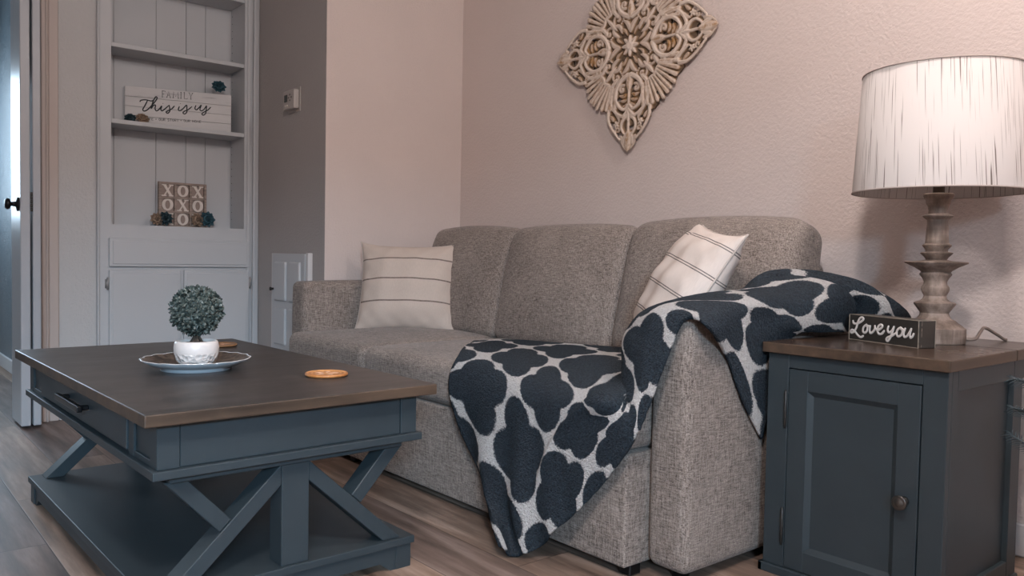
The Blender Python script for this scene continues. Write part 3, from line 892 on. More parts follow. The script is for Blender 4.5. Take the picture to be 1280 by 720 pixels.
add_tube(bm, catmull([(.016, 0, zc(-20)), (.05, 0, zc(-70)), (.055, 0, zc(-130)), (.03, 0, SZ1 - .03), (0, 0, SZ1 - .02)], 6), .002, 6)
add_tube(bm, catmull([(-.016, 0, zc(-20)), (-.05, 0, zc(-70)), (-.055, 0, zc(-130)), (-.03, 0, SZ1 - .03), (0, 0, SZ1 - .02)], 6), .002, 6)
obj('harp', bm, M_pewter, LA, True)
bm = bmesh.new(); add_lathe(bm, [(0, zc(-28)), (.013, zc(-30)), (.014, zc(-50)), (.028, zc(-90)), (.030, zc(-112)), (.022, zc(-135)), (0, zc(-143))], 24)
obj('bulb', bm, plain('bulb_glass_frosted', srgb(236, 232, 226), .3), LA, True)
bm = bmesh.new()
add_tube(bm, catmull([(.060, .035, .010), (.082, .05, .012), (.076, .10, .028), (.072, .14, .036), (.085, .185, .018), (.094, .205, .006), (.10, .212, .003)], 8), .0042, 8)
obj('cord', bm, plain('cord_taupe', srgb(128, 114, 106), .5), LA, True)
# ------------------------------------------------------------------ 'Love you' block sign
def stroke_mesh(strokes, r, depth_axis=(0, 1, 0), flat=.4, y=0.0, n=10, step=7, closed_dot=False):
    bm = bmesh.new()
    for s in strokes:
        p = catmull([(a, b) for a, b in s], step)
        rs = r(s) if callable(r) else r
        m = len(p)
        rad = [rs * (.72 + .28 * min(1, min(i, m - 1 - i) / 3)) for i in range(m)]
        add_tube(bm, [(q[0], y, q[1]) for q in p], rad, n, flat=(Vector(depth_axis), flat))
    return bm
LOVES =  [[(-0.1006, 0.0506), (-0.0973, 0.0427), (-0.0849, 0.0427), (-0.0701, 0.0499), (-0.0636, 0.0561), (-0.0672, 0.0596), (-0.075, 0.0579), (-0.0823, 0.0478), (-0.0873, 0.0325), (-0.0954, 0.0211), (-0.1031, 0.0172), (-0.1074, 0.0207), (-0.1014, 0.0249), (-0.091, 0.0205), (-0.0805, 0.0119), (-0.0704, 0.0087), (-0.0616, 0.0134)], [(-0.0545, 0.0421), (-0.0626, 0.0347), (-0.064, 0.0241), (-0.0569, 0.0214), (-0.0502, 0.0275), (-0.0493, 0.038), (-0.0537, 0.0426), (-0.0507, 0.0389), (-0.0424, 0.0403)], [(-0.0389, 0.042), (-0.0415, 0.0324), (-0.0397, 0.0232), (-0.0321, 0.0246), (-0.0243, 0.034), (-0.0242, 0.0439)], [(-0.024, 0.0382), (-0.016, 0.0317), (-0.0034, 0.0379), (0.0011, 0.044), (-0.0046, 0.0464), (-0.0125, 0.0412), (-0.0151, 0.0297), (-0.0089, 0.0227), (0.0004, 0.025), (0.0079, 0.0333)], [(0.021, 0.0462), (0.0178, 0.0358), (0.0226, 0.0298), (0.0314, 0.034), (0.0381, 0.0457)], [(0.0381, 0.0467), (0.0341, 0.0333), (0.0271, 0.0165), (0.0197, 0.0082), (0.0148, 0.0112), (0.0193, 0.0167), (0.032, 0.022), (0.0445, 0.0302)], [(0.057, 0.0447), (0.048, 0.0366), (0.048, 0.0256), (0.055, 0.0229), (0.0635, 0.0301), (0.0643, 0.04), (0.0577, 0.0448), (0.0609, 0.0413), (0.0697, 0.0409)], [(0.0735, 0.0452), (0.0684, 0.0325), (0.0713, 0.0235), (0.0798, 0.0267), (0.0879, 0.0383), (0.0921, 0.0465)], [(0.0921, 0.0465), (0.0874, 0.0324), (0.0898, 0.0236), (0.0957, 0.0269), (0.0995, 0.0351)]]
LV = thing('block_sign', 'small black wooden block sign reading Love you in front of the lamp', 'sign', (-.9575, 2.0125, .580), math.radians(-20.35))
M_blackwood = plain('black_distressed_wood', srgb(48, 45, 42), .5, vary=.15)
M_worn = plain('worn_wood_edge', srgb(150, 140, 128), .6, vary=.15)
obj('block', box((-.1136, 0, 0), (.1136, .052, .0665), .0014, 1), M_blackwood, LV)
bm = bmesh.new()
for a, b in (((-.1128, -.0004, .0659), (.1128, -.0004, .0659)), ((-.1128, -.0004, .0010), (.1128, -.0004, .0010)), ((.1128, -.0004, .001), (.1128, -.0004, .0659)),
             ((-.1128, -.0004, .001), (-.1128, -.0004, .0659)), ((.1128, .0090, .001), (.1128, .0090, .0664)), ((-.1128, .0090, .0661), (.1128, .0090, .0661)), ((-.1128, .0516, .0661), (.1128, .0516, .0661)),
             ((.1132, .0516, .001), (.1132, .0516, .0664)), ((.1128, -.0004, .0659), (.1128, .0516, .0661))):
    p0, p1 = Vector(a), Vector(b)
    add_tube(bm, [p0 + (p1 - p0) * k / 12 for k in range(13)], [.0009 * (.6 + .8 * random.random()) for k in range(13)], 6)
obj('worn_edge', bm, M_worn, LV)
LT = [[(a, b + .0005) for a, b in s] for s in LOVES]
obj('lettering', stroke_mesh(LT, .0031, y=-.0008), plain('white_lettering', srgb(214, 208, 204), .7), LV, True)

# ------------------------------------------------------------------ charger plate, topiary, coasters
TZ = .4643
PC = (-2.200, .742)
PL = thing('charger_plate', 'round scalloped plate with dark center and white underside under the topiary', 'plate', (PC[0], PC[1], TZ))
n = 120
def plate_ring(r, z, amp): return [((r + amp * (abs(math.sin(k * 18 * PI / n)) - .5)) * math.cos(2 * PI * k / n), (r + amp * (abs(math.sin(k * 18 * PI / n)) - .5)) * math.sin(2 * PI * k / n), z + amp * .35 * (abs(math.sin(k * 18 * PI / n)) - .5)) for k in range(n)]
def skin(bm, rings, close_first=True, close_last=True):
    R = [[bm.verts.new(p) for p in rg] for rg in rings]
    m = len(R[0])
    for a, b in zip(R, R[1:]):
        for k in range(m): bm.faces.new((a[k], a[(k + 1) % m], b[(k + 1) % m], b[k]))
    if close_first: bm.faces.new(R[0][::-1])
    if close_last: bm.faces.new(R[-1])
bm = bmesh.new()
skin(bm, [plate_ring(.084, 0, 0), plate_ring(.090, 0, 0), plate_ring(.090, .006, 0), plate_ring(.112, .013, 0), plate_ring(.128, .021, .001), plate_ring(.137, .0275, .004), plate_ring(.138, .029, .004), plate_ring(.1335, .0295, .004)], True, False)
obj('underside', bm, plain('plate_glaze_white', srgb(196, 204, 212), .22), PL, True)
bm = bmesh.new()
skin(bm, [plate_ring(.1338, .0296, .004), plate_ring(.130, .028, .003), plate_ring(.108, .018, 0), plate_ring(.085, .0105, 0), plate_ring(.04, .0095, 0)], False, True)
t = NT('plate_dark_glaze')
t.base(t.ramp(t.noise(t.obj(), 60, 4), [(.35, srgb(50, 42, 38)), (.65, srgb(112, 96, 84))])); t.set(.3, .2, .5)
t.bump(t.noise(t.obj(), 90, 3), .6, .003)
obj('center', bm, t.m, PL, True)
bm = bmesh.new()
add_tube(bm, plate_ring(.1372, .0292, .004) + plate_ring(.1372, .0292, .004)[:1], .0013, 6)
obj('rim_line', bm, plain('plate_silver_rim', srgb(226, 224, 222), .25, .3), PL, True)

TP = thing('topiary', 'round boxwood topiary ball in a white pot on the plate', 'potted plant', (PC[0], PC[1], TZ + .0097))
pot = [(0, 0), (.034, 0), (.042, .003), (.052, .016), (.0565, .034), (.0575, .048), (.0555, .060), (.0525, .066), (.050, .0665), (.0485, .064), (.0485, .056), (0, .056)]
t = NT('pot_white_ceramic')
c = t.node('ShaderNodeTexCoord'); sx = t.node('ShaderNodeSeparateXYZ'); t.link(c.outputs['Object'], sx.inputs[0])
low = t.math('LESS_THAN', sx.outputs[2], .034)
vo = t.node('ShaderNodeTexVoronoi'); vo.inputs['Scale'].default_value = 75; t.link(c.outputs['Object'], vo.inputs['Vector'])
t.base(srgb(222, 214, 210)); t.set(.34, 0, .5)
t.bump(t.math('MULTIPLY', vo.outputs['Distance'], low), .9, .006)
obj('pot', add_lathe(bmesh.new(), pot, 56), t.m, TP, True)
bm = bmesh.new(); add_lathe(bm, [(0, .0565), (.048, .0565), (.03, .061), (0, .064)], 24)
obj('soil', bm, plain('soil_dark', srgb(48, 42, 38), .95, bump=(120, .8, .004)), TP, True)
bm = bmesh.new()
add_tube(bm, catmull([(0, 0, .058), (.001, 0, .078), (-.001, .001, .10), (0, 0, .135)], 5), [.011, .0095, .0085, .008, .0075, .0072, .007, .0068, .0066, .0066, .0066, .0066, .0066, .0066, .0066, .0066][:16], 10)
for k in range(6):
    a = k * 1.05; add_tube(bm, [(.004 * math.cos(a), .004 * math.sin(a), .080), (.012 * math.cos(a), .012 * math.sin(a), .066), (.018 * math.cos(a), .018 * math.sin(a), .059)], [.004, .003, .002], 6)
obj('trunk', bm, plain('bark_brown', srgb(70, 60, 52), .9, bump=(80, .6, .003)), TP, True)
# leaves: about nine hundred small cupped blades over a ball
bm = bmesh.new()
BC = Vector((0, 0, .146)); BR = .0635
bmesh.ops.create_icosphere(bm, subdivisions=3, radius=BR * .86, matrix=Matrix.Translation(BC))
gold = PI * (3 - math.sqrt(5)); NL = 1500
for k in range(NL):
    zz = 1 - 2 * (k + .5) / NL; rad = math.sqrt(1 - zz * zz); th = gold * k
    nrm = Vector((rad * math.cos(th), rad * math.sin(th), zz))
    nrm = (nrm + Vector(rng.normal(size=3) * .42)).normalized()
    basep = Vector((rad * math.cos(th), rad * math.sin(th), zz)) * BR * rng.uniform(.84, 1.0) + BC
    side = nrm.cross(Vector(rng.normal(size=3))).normalized()
    tang = side.cross(nrm).normalized()
    dirv = (nrm * rng.uniform(.35, .9) + tang * rng.uniform(.4, 1)).normalized()
    up = side.cross(dirv).normalized()
    L = rng.uniform(.010, .0145); W = L * .36
    pts = [(0, 0, 0), (.3, 1, .0), (.7, .85, .05), (1, 0, .0), (.7, -.85, .05), (.3, -1, 0)]
    vs = [bm.verts.new(basep + dirv * (a * L) + side * (b * W) + up * (c_ * L + abs(b) * W * .35)) for a, b, c_ in pts]
    mid = bm.verts.new(basep + dirv * (.55 * L) + up * (-.02 * L))
    for i in range(6): bm.faces.new((vs[i], vs[(i + 1) % 6], mid))
t = NT('boxwood_leaf')
t.base(t.ramp(t.noise(t.obj(), 130, 2), [(.3, srgb(42, 50, 48)), (.55, srgb(78, 88, 84)), (.75, srgb(132, 140, 136))])); t.set(.45, 0, .4)
lo = obj('leaf_ball', bm, t.m, TP)

t = NT('coaster_wood')
c = t.node('ShaderNodeTexCoord'); sp = t.node('ShaderNodeVectorMath'); sp.operation = 'LENGTH'; t.link(c.outputs['Object'], sp.inputs[0])
rg = t.math('SINE', t.math('ADD', t.math('MULTIPLY', sp.outputs['Value'], 620), t.math('MULTIPLY', t.noise(t.obj(), 18, 3), 6)))
t.base(t.ramp(t.math('ADD', t.math('MULTIPLY', rg, .22), t.noise(t.obj((20, 60, 20)), 1, 3)), [(.3, srgb(176, 112, 62)), (.75, srgb(226, 168, 112))])); t.set(.4, 0, .4)
M_coast = t.m
def coaster(loc, label, tone=None):
    r = thing('coaster', label, 'coaster', loc, 0, 'round wooden coasters on the coffee table')
    obj('disc', add_lathe(bmesh.new(), [(0, 0), (.050, 0), (.0535, .002), (.0545, .005), (.053, .0085), (.049, .0085), (.0475, .0070), (0, .0070)], 48), tone or M_coast, r, True)
    bm = bmesh.new()
    for k in range(5):   # carved petals
        a = k * 2 * PI / 5
        add_tube(bm, [((.008 + .026 * s) * math.cos(a), (.008 + .026 * s) * math.sin(a), .0070) for s in np.linspace(0, 1, 7)], [.0008, .004, .0065, .0072, .006, .0035, .0008], 8, flat=(Vector((0, 0, 1)), .18))
    obj('carving', bm, plain('coaster_pale', srgb(214, 170, 140), .5), r, True)
    return r
coaster((-1.902, .972, TZ), 'orange-brown wooden coaster lying on the table near its front right edge')
t2 = plain('coaster_dark_wood', srgb(134, 100, 70), .45, vary=.1)
coaster((-2.690, .985, TZ), 'brown wooden coaster half hidden behind the white topiary pot', t2)

# ------------------------------------------------------------------ wooden rosettes
def rosette(R, mat, name, parent, loc, nrm, seed=0):
    r = np.random.default_rng(seed)
    bm = bmesh.new()
    nv = Vector(nrm).normalized(); q = nv.to_track_quat('Z', 'Y').to_matrix().to_4x4()
    M = Matrix.Translation(loc) @ q
    add_lathe(bm, [(0, -.2 * R), (.6 * R, -.15 * R), (.78 * R, .1 * R), (.5 * R, .4 * R), (0, .5 * R)], 16, M)
    for ring, (cnt, rad, tilt, L) in enumerate(((9, .62, .25, .62), (8, .46, .6, .58), (6, .28, 1.0, .5), (4, .12, 1.3, .4))):
        for k in range(cnt):
            a = 2 * PI * (k + .5 * ring) / cnt + r.uniform(-.15, .15)
            rows = []
            for i in range(6):
                u = i / 5
                row = []
                for j in range(5):
                    v_ = (j / 4 - .5) * 2
                    w = math.sqrt(math.sin(PI * (.15 + .78 * u))) * L * 1.15
                    rr_ = rad - .1 + u * L * math.cos(tilt) - .22 * v_ * v_ * u
                    hh = .1 + ring * .08 + u * L * math.sin(tilt) + .12 * v_ * v_ + .08 * u * u
                    y_ = v_ * w * .5
                    row.append(bm.verts.new(M @ Vector(((rr_ * math.cos(a) - y_ * math.sin(a)) * R, (rr_ * math.sin(a) + y_ * math.cos(a)) * R, hh * R))))
                rows.append(row)
            for i in range(5):
                for j in range(4): bm.faces.new((rows[i][j], rows[i + 1][j], rows[i + 1][j + 1], rows[i][j + 1]))
    o = obj(name, bm, mat, parent, True)
    return o
M_teal = plain('teal_wood_shaving', srgb(50, 84, 96), .8, vary=.15)
M_tanf = plain('tan_wood_shaving', srgb(150, 128, 110), .8, vary=.25)
M_tealdark = plain('dark_teal_wood_shaving', srgb(44, 66, 74), .8, vary=.15)

# ------------------------------------------------------------------ family plank sign
THIS =  [[(-0.181, 1.5041), (-0.1752, 1.5123), (-0.1556, 1.517), (-0.13, 1.5138), (-0.1221, 1.518)], [(-0.1457, 1.5163), (-0.1575, 1.4895), (-0.1673, 1.4693), (-0.1614, 1.4613), (-0.1457, 1.4702), (-0.12, 1.502), (-0.105, 1.525), (-0.1042, 1.5358), (-0.1114, 1.5337), (-0.122, 1.5103), (-0.1311, 1.4751)], [(-0.1311, 1.4751), (-0.12, 1.4925), (-0.1109, 1.4956), (-0.1121, 1.477), (-0.1061, 1.4682), (-0.0954, 1.4753), (-0.0822, 1.4939), (-0.0862, 1.4775), (-0.0802, 1.4708), (-0.0682, 1.4807), (-0.0481, 1.5017)], [(-0.0771, 1.5082), (-0.0759, 1.5066)], [(-0.0481, 1.503), (-0.0457, 1.4882), (-0.0448, 1.4731), (-0.0541, 1.4614), (-0.0621, 1.4666), (-0.0521, 1.4745), (-0.036, 1.4848), (-0.0231, 1.5013)], [(-0.0003, 1.5015), (-0.0056, 1.4844), (0.0026, 1.4801), (0.0169, 1.4915), (0.0324, 1.5101), (0.0345, 1.492), (0.0341, 1.4767), (0.0251, 1.4658), (0.0161, 1.4705), (0.0251, 1.4802), (0.0415, 1.4897), (0.0587, 1.5063)], [(0.0037, 1.5158), (0.0049, 1.5142)], [(0.0773, 1.5148), (0.0724, 1.4981), (0.0807, 1.4924), (0.0932, 1.5059), (0.1023, 1.5174), (0.0961, 1.4961), (0.1036, 1.4894), (0.1153, 1.4972), (0.1274, 1.5165), (0.1254, 1.4925), (0.1225, 1.4767), (0.1121, 1.4682), (0.1058, 1.4742), (0.1162, 1.4849), (0.1329, 1.4954), (0.1484, 1.5125)]]
FS = thing('plank_sign', 'whitewashed plank sign reading FAMILY This is us on the bookcase shelf', 'sign', (-4.215, 1.3335, 1.3872), math.radians(78.35))
Z0 = 1.3872
t = NT('whitewashed_plank')
f = t.noise(t.obj((3, 10, 30)), 1, 6, .7); g = t.noise(t.obj((2, 5, 9)), 1, 4, .6)
t.base(t.ramp(t.math('ADD', t.math('MULTIPLY', f, .5), t.math('MULTIPLY', g, .5)), [(.34, srgb(138, 140, 144)), (.44, srgb(198, 197, 198)), (.7, srgb(214, 212, 211))])); t.set(.75)
M_ww = t.m
zs = [0, .048, .093, .140, .1925]
for k in range(4):
    a, b = zs[k], zs[k + 1]
    bm = bmesh.new()
    tilt = .0 if k < 3 else .010
    vs = add_box(bm, (-.2475, 0, a + .0006), (.2475, .020, b - .0006), .001, 1)
    if k == 3:
        for v_ in bm.verts:
            if v_.co.z > (a + b) / 2: v_.co.z += (v_.co.x) * .016
    obj('plank', bm, M_ww, FS)
M_ink = plain('black_lettering', srgb(26, 32, 36), .7)
L1 = [[(a, b - Z0) for a, b in s] for s in THIS]
obj('script_lettering', stroke_mesh(L1, lambda s: .0028, y=-.0004, flat=.35), M_ink, FS, True)
GL = {'F': [[(0, 0), (0, 1)], [(0, 1), (1, 1), (1, .86)], [(0, .5), (.7, .5)], [(-.18, 0), (.2, 0)], [(-.18, 1), (0, 1)]],
      'A': [[(0, 0), (.5, 1), (1, 0)], [(.2, .38), (.8, .38)], [(-.15, 0), (.15, 0)], [(.85, 0), (1.15, 0)]],
      'M': [[(0, 0), (.08, 1), (.5, .25), (.92, 1), (1, 0)], [(-.12, 0), (.12, 0)], [(.88, 0), (1.12, 0)]],
      'I': [[(.5, 0), (.5, 1)], [(0, 0), (1, 0)], [(0, 1), (1, 1)]],
      'L': [[(0, 1), (0, 0), (1, 0), (1, .16)], [(-.18, 1), (.2, 1)]],
      'Y': [[(0, 1), (.5, .45), (1, 1)], [(.5, .45), (.5, 0)], [(.3, 0), (.7, 0)], [(-.15, 1), (.15, 1)], [(.85, 1), (1.15, 1)]],
      'O': [[(.5, 1), (.12, .85), (0, .5), (.12, .15), (.5, 0), (.88, .15), (1, .5), (.88, .85), (.5, 1)]],
      'U': [[(0, 1), (0, .25), (.25, 0), (.75, 0), (1, .25), (1, 1)]],
      'R': [[(0, 0), (0, 1), (.75, 1), (1, .76), (.75, .5), (0, .5)], [(.45, .5), (1, 0)]],
      'E': [[(1, 1), (0, 1), (0, 0), (1, 0)], [(0, .5), (.75, .5)]],
      'S': [[(1, .85), (.7, 1), (.3, 1), (0, .8), (.15, .56), (.85, .44), (1, .2), (.7, 0), (.3, 0), (0, .15)]],
      'T': [[(.5, 0), (.5, 1)], [(0, 1), (1, 1)]],
      'H': [[(0, 0), (0, 1)], [(1, 0), (1, 1)], [(0, .5), (1, .5)]]}
def glyphs(bm, ch, x0, w, z0, h, r):
    for s in GL[ch]:
        p = [(x0 + a * w, -.0003, z0 + b * h) for a, b in s]
        add_tube(bm, p, r, 6, flat=(Vector((0, 1, 0)), .35))
bm = bmesh.new()
for ch, (a, b) in {'F': (-.0804, -.0652), 'A': (-.0596, -.0415), 'M': (-.0306, -.0046), 'I': (.0027, .0101), 'L': (.0207, .0379), 'Y': (.0441, .0618)}.items():
    z0 = 1.5384 - Z0 + (a + .08) * .03
    glyphs(bm, ch, a + .001, b - a - .002, z0, .0305, .0013)
obj('caps_lettering', bm, M_ink, FS, True)
bm = bmesh.new()
xx = -.195
for word in ('OUR', 'LIFE', '*', 'OUR', 'STORY', '*', 'OUR', 'HOME'):
    if word == '*':
        add_lathe(bm, [(0, 0), (.0022, 0), (.0022, .001), (0, .001)], 10, Matrix.Translation((xx, -.0002, .0385 + (xx + .13) * .04)) @ R90)
        xx += .0135; continue
    for ch in word:
        w = .0028 if ch == 'I' else (.0092 if ch == 'M' else .0072)
        glyphs(bm, ch, xx, w, .0325 + (xx + .13) * .04, .0115, .0009)
        xx += w + .0034
    xx += .0085
obj('small_lettering', bm, M_ink, FS, True)
rosette(.034, M_teal, 'teal_flower', FS, Vector((.186, .006, .228)), (0, -.9, .45), 1)['label'] = 'teal flower'
rosette(.026, M_tealdark, 'dark_flower', FS, Vector((-.224, -.020, .0265)), (-.1, -.8, .6), 2)['label'] = 'dark teal flower'
rosette(.030, M_tanf, 'tan_flower', FS, Vector((-.172, -.022, .0275)), (.1, -.8, .6), 3)['label'] = 'tan flower'

# ------------------------------------------------------------------ XOXO board
XO = thing('letter_board', 'square wooden board of nine X and O tiles on the lowest bookcase shelf', 'sign', (-4.236, 1.360, .8962), math.radians(90))
t = NT('gray_barn_wood'); f = t.noise(t.obj((20, 20, 90)), 1, 4, .6)
t.base(t.ramp(f, [(.3, srgb(118, 104, 96)), (.7, srgb(166, 150, 140))])); t.set(.7); M_barn = t.m
Wd = .234; hw = Wd / 2; Hh = .226
bm = bmesh.new(); bar = .011
add_box(bm, (-hw, 0, 0), (-hw + bar, .026, Hh)); add_box(bm, (hw - bar, 0, 0), (hw, .026, Hh))
add_box(bm, (-hw + bar, 0, 0), (hw - bar, .026, bar)); add_box(bm, (-hw + bar, 0, Hh - bar), (hw - bar, .026, Hh))
cw = (Wd - 4 * bar) / 3; chh = (Hh - 4 * bar) / 3
for k in (1, 2):
    add_box(bm, (-hw + k * (cw + bar), .001, bar), (-hw + k * (cw + bar) + bar, .024, Hh - bar))
    for j in range(3): add_box(bm, (-hw + bar + j * (cw + bar), .001, k * (chh + bar)), (-hw + bar + j * (cw + bar) + cw, .024, k * (chh + bar) + bar))
obj('frame', bm, M_barn, XO)
M_tile = plain('tile_gray', srgb(146, 130, 122), .75, vary=.1); M_let = plain('letter_offwhite', srgb(218, 208, 200), .7)
def xletter(s):
    # slab-serif X: two crossing bars and four serifs
    bm = bmesh.new()
    def quad(p): add_prism(bm, [(a * s, b * s) for a, b in p], -.006, 0)
    quad([(-.40, .46), (-.16, .46), (.40, -.46), (.16, -.46)])
    bm2 = [(-.34, -.46), (-.22, -.46), (.34, .46), (.22, .46)]
    add_prism(bm, [(a * s, b * s) for a, b in bm2], -.0055, 0)
    for sx_ in (-1, 1):
        for sz in (-1, 1):
            cx = sx_ * .29
            add_prism(bm, [((cx - .20) * s, sz * .50 * s), ((cx + .20) * s, sz * .50 * s), ((cx + .19) * s, sz * .40 * s), ((cx - .19) * s, sz * .40 * s)], -.0062, 0)
    return bm
def oletter(s):
    bm = bmesh.new(); N = 40
    o1 = [(.46 * s * math.cos(2 * PI * k / N), .50 * s * math.sin(2 * PI * k / N)) for k in range(N)]
    i1 = [(.20 * s * math.cos(2 * PI * k / N), .36 * s * math.sin(2 * PI * k / N)) for k in range(N)]
    V = [[bm.verts.new((a, yy_, b)) for a, b in lst] for yy_ in (-.006, 0) for lst in (o1, i1)]
    for k in range(N):
        j = (k + 1) % N
        bm.faces.new((V[0][k], V[0][j], V[1][j], V[1][k])); bm.faces.new((V[2][k], V[3][k], V[3][j], V[2][j]))
        bm.faces.new((V[0][k], V[2][k], V[2][j], V[0][j])); bm.faces.new((V[1][k], V[1][j], V[3][j], V[3][k]))
    return bm
for r_, row in enumerate(('XOX', 'OXO', 'XOX')):
    for c_, ch in enumerate(row):
        x0 = -hw + bar + c_ * (cw + bar); z0 = Hh - bar - r_ * (chh + bar) - chh
        tl = obj('tile', box((x0 + .0012, .011, z0 + .0012), (x0 + cw - .0012, .022, z0 + chh - .0012), .001, 1), M_tile, XO)
        lt = obj('letter', (xletter if ch == 'X' else oletter)(chh * .98), M_let, tl)
        lt.location = (x0 + cw / 2, .0112, z0 + chh / 2)
for (xx, zz, R_, m_, sd, nm) in ((-.134, .035, .030, M_tanf, 5, 'tan_flower'), (-.094, .039, .034, M_tealdark, 6, 'dark_flower'), (.062, .039, .034, M_tanf, 7, 'tan_flower'), (.110, .044, .039, M_teal, 8, 'teal_flower')):
    f_ = rosette(R_, m_, nm, XO, Vector((xx, -.016, zz)), (.1 * (1 if xx > 0 else -1), -1, .25), sd)
    f_['label'] = nm.replace('_', ' ')

# ------------------------------------------------------------------ carved medallion
AN = 340
HD = .425                                   # half diagonal in metres
g = np.linspace(-1.03, 1.03, AN)
GX, GY = np.meshgrid(g, g, indexing='ij')
# fold into one octant: a along the corner axis, b across it
a_, b_ = np.maximum(np.abs(GX), np.abs(GY)), np.minimum(np.abs(GX), np.abs(GY))
Hh_ = np.full_like(GX, -1.0); TONE = np.zeros_like(GX)
def stroke(pts, w0, w1=None, h=1.0, groove=True, tone=0.0, n=10, prof=None):
    """carve a rounded strap along a spline; tone marks gilded parts"""
    global Hh_, TONE
    P = np.array(catmull(pts, n)); m = len(P)
    w1 = w0 if w1 is None else w1
    best = np.full_like(a_, 9.0); hb = np.full_like(a_, -1.0)
    for i in range(m - 1):
        p, q = P[i], P[i + 1]; d = q - p; L2 = d @ d + 1e-12
        t_ = np.clip(((a_ - p[0]) * d[0] + (b_ - p[1]) * d[1]) / L2, 0, 1)
        dist = np.hypot(a_ - p[0] - t_ * d[0], b_ - p[1] - t_ * d[1])
        f = (i + t_) / (m - 1)
        w = (w0 + (w1 - w0) * f) if prof is None else prof(f) * w0
        rel = dist / np.maximum(w, 1e-4)
        hh = np.where(rel < 1, h * (1 - .55 * rel ** 2) - (.34 * np.exp(-(rel / .22) ** 2) if groove else 0), -1)
        hb = np.maximum(hb, hh); best = np.minimum(best, rel)
    up = hb > Hh_
    Hh_ = np.where(up, hb, Hh_)
    TONE = np.where(up, np.clip(tone + .9 * np.exp(-(best / .25) ** 2) * (.5 if groove else 0), 0, 1), TONE)
def spiral(c, r0, turns, a0, sgn=1, n=16):
    return [(c[0] + r0 * (1 - k / n * .85) * math.cos(a0 + sgn * turns * 2 * PI * k / n), c[1] + r0 * (1 - k / n * .85) * math.sin(a0 + sgn * turns * 2 * PI * k / n)) for k in range(n + 1)]
leafp = lambda f: np.sin(np.clip(f, 0, 1) * PI) ** .7 * .95 + .05
# centre star flower
stroke([(0, 0), (.10, 0)], .026, prof=leafp, h=.95)
stroke([(0, 0), (.075, .075)], .024, prof=leafp, h=.9)
stroke(spiral((.0, .0), .03, .3, 0), .03, h=1.0, groove=False)
# inner leaves and buds
stroke([(.12, .0), (.20, .03), (.25, .09)], .030, prof=leafp, h=.8)
stroke([(.13, .10), (.20, .14), (.22, .21)], .028, prof=leafp, h=.8)
stroke([(.10, .04), (.155, .075), (.165, .13)], .020, prof=leafp, h=.7, tone=.3)
stroke(spiral((.27, .16), .055, .9, 2.2, -1), .016, h=.75)
stroke([(.165, .165), (.24, .24), (.30, .30)], .026, prof=leafp, h=.9)
for k in range(4): stroke([(.225 + .018 * k, .115 - .013 * k), (.228 + .018 * k, .116 - .013 * k)], .012, h=.75, groove=False, tone=.1)
# pointed leaf on the axis and the lyre scroll round it
stroke([(.26, .0), (.33, .0), (.42, .0)], .045, prof=leafp, h=1.0, tone=.35)
stroke([(.27, .02), (.31, .10), (.38, .155), (.47, .165), (.55, .12), (.585, .055), (.55, .015)], .030, .016, h=1.0)
stroke([(.30, .16), (.36, .215), (.46, .235), (.56, .20), (.63, .12), (.66, .03)], .026, .02, h=.9)
stroke(spiral((.395, .085), .042, 1.0, 3.6, -1), .017, h=.8)
stroke([(.44, .03), (.46, .075), (.445, .125)], .024, prof=leafp, h=.75, tone=.7)
stroke([(.49, .02), (.505, .06), (.50, .11)], .022, prof=leafp, h=.75, tone=.8)
stroke([(.52, .015), (.545, .045), (.555, .08)], .016, prof=leafp, h=.7, tone=.8)
stroke([(.42, .0), (.50, .0), (.60, .0)], .016, h=.9)
stroke([(.575, .0), (.63, .045), (.66, .09)], .022, prof=leafp, h=.95)
stroke([(.60, .0), (.66, .0), (.70, .0)], .022, prof=leafp, h=1.0)
# outer vines, little flower
stroke([(.645, .02), (.69, .075), (.745, .09), (.80, .06), (.83, .02)], .024, .012, h=.9)
for k in range(5):
    a = k * 2 * PI / 5 + .3
    stroke([(.715 + .012 * math.cos(a), .150 + .012 * math.sin(a)), (.715 + .026 * math.cos(a), .150 + .026 * math.sin(a))], .014, h=.85, groove=False, tone=.1)
stroke(spiral((.775, .13), .034, .9, 1.0), .014, h=.75)
stroke([(.60, .18), (.65, .13), (.69, .115)], .022, prof=leafp, h=.8)
stroke([(.62, .235), (.66, .20), (.68, .19)], .024, prof=leafp, h=.75, tone=.4)
stroke([(.58, .255), (.66, .255), (.735, .215), (.80, .165), (.86, .105)], .024, .016, h=.95)
# corner palmette
stroke([(.78, .0), (.87, .0), (.985, .0)], .052, prof=leafp, h=1.0, tone=.45)
stroke([(.80, .02), (.86, .05), (.915, .055)], .028, prof=leafp, h=.85)
stroke([(.84, .085), (.90, .075), (.955, .035)], .022, .012, h=.8)
stroke([(.70, .0), (.76, .0), (.80, .0)], .020, h=.85)
# ribbed shells in the middle of each side
for k in range(6):
    an = PI / 4 - .02 - k * .155
    p0 = (.325 + .01 * k, .300 - .025 * k)
    L = .235 - .012 * abs(k - 1)
    stroke([p0, (p0[0] + L * .5 * math.cos(an), p0[1] + L * .5 * math.sin(an)), (p0[0] + L * math.cos(an), p0[1] + L * math.sin(an))], .014, .026, h=.95, tone=.25)
stroke([(.31, .31), (.335, .25), (.40, .215), (.43, .17)], .018, h=.9)
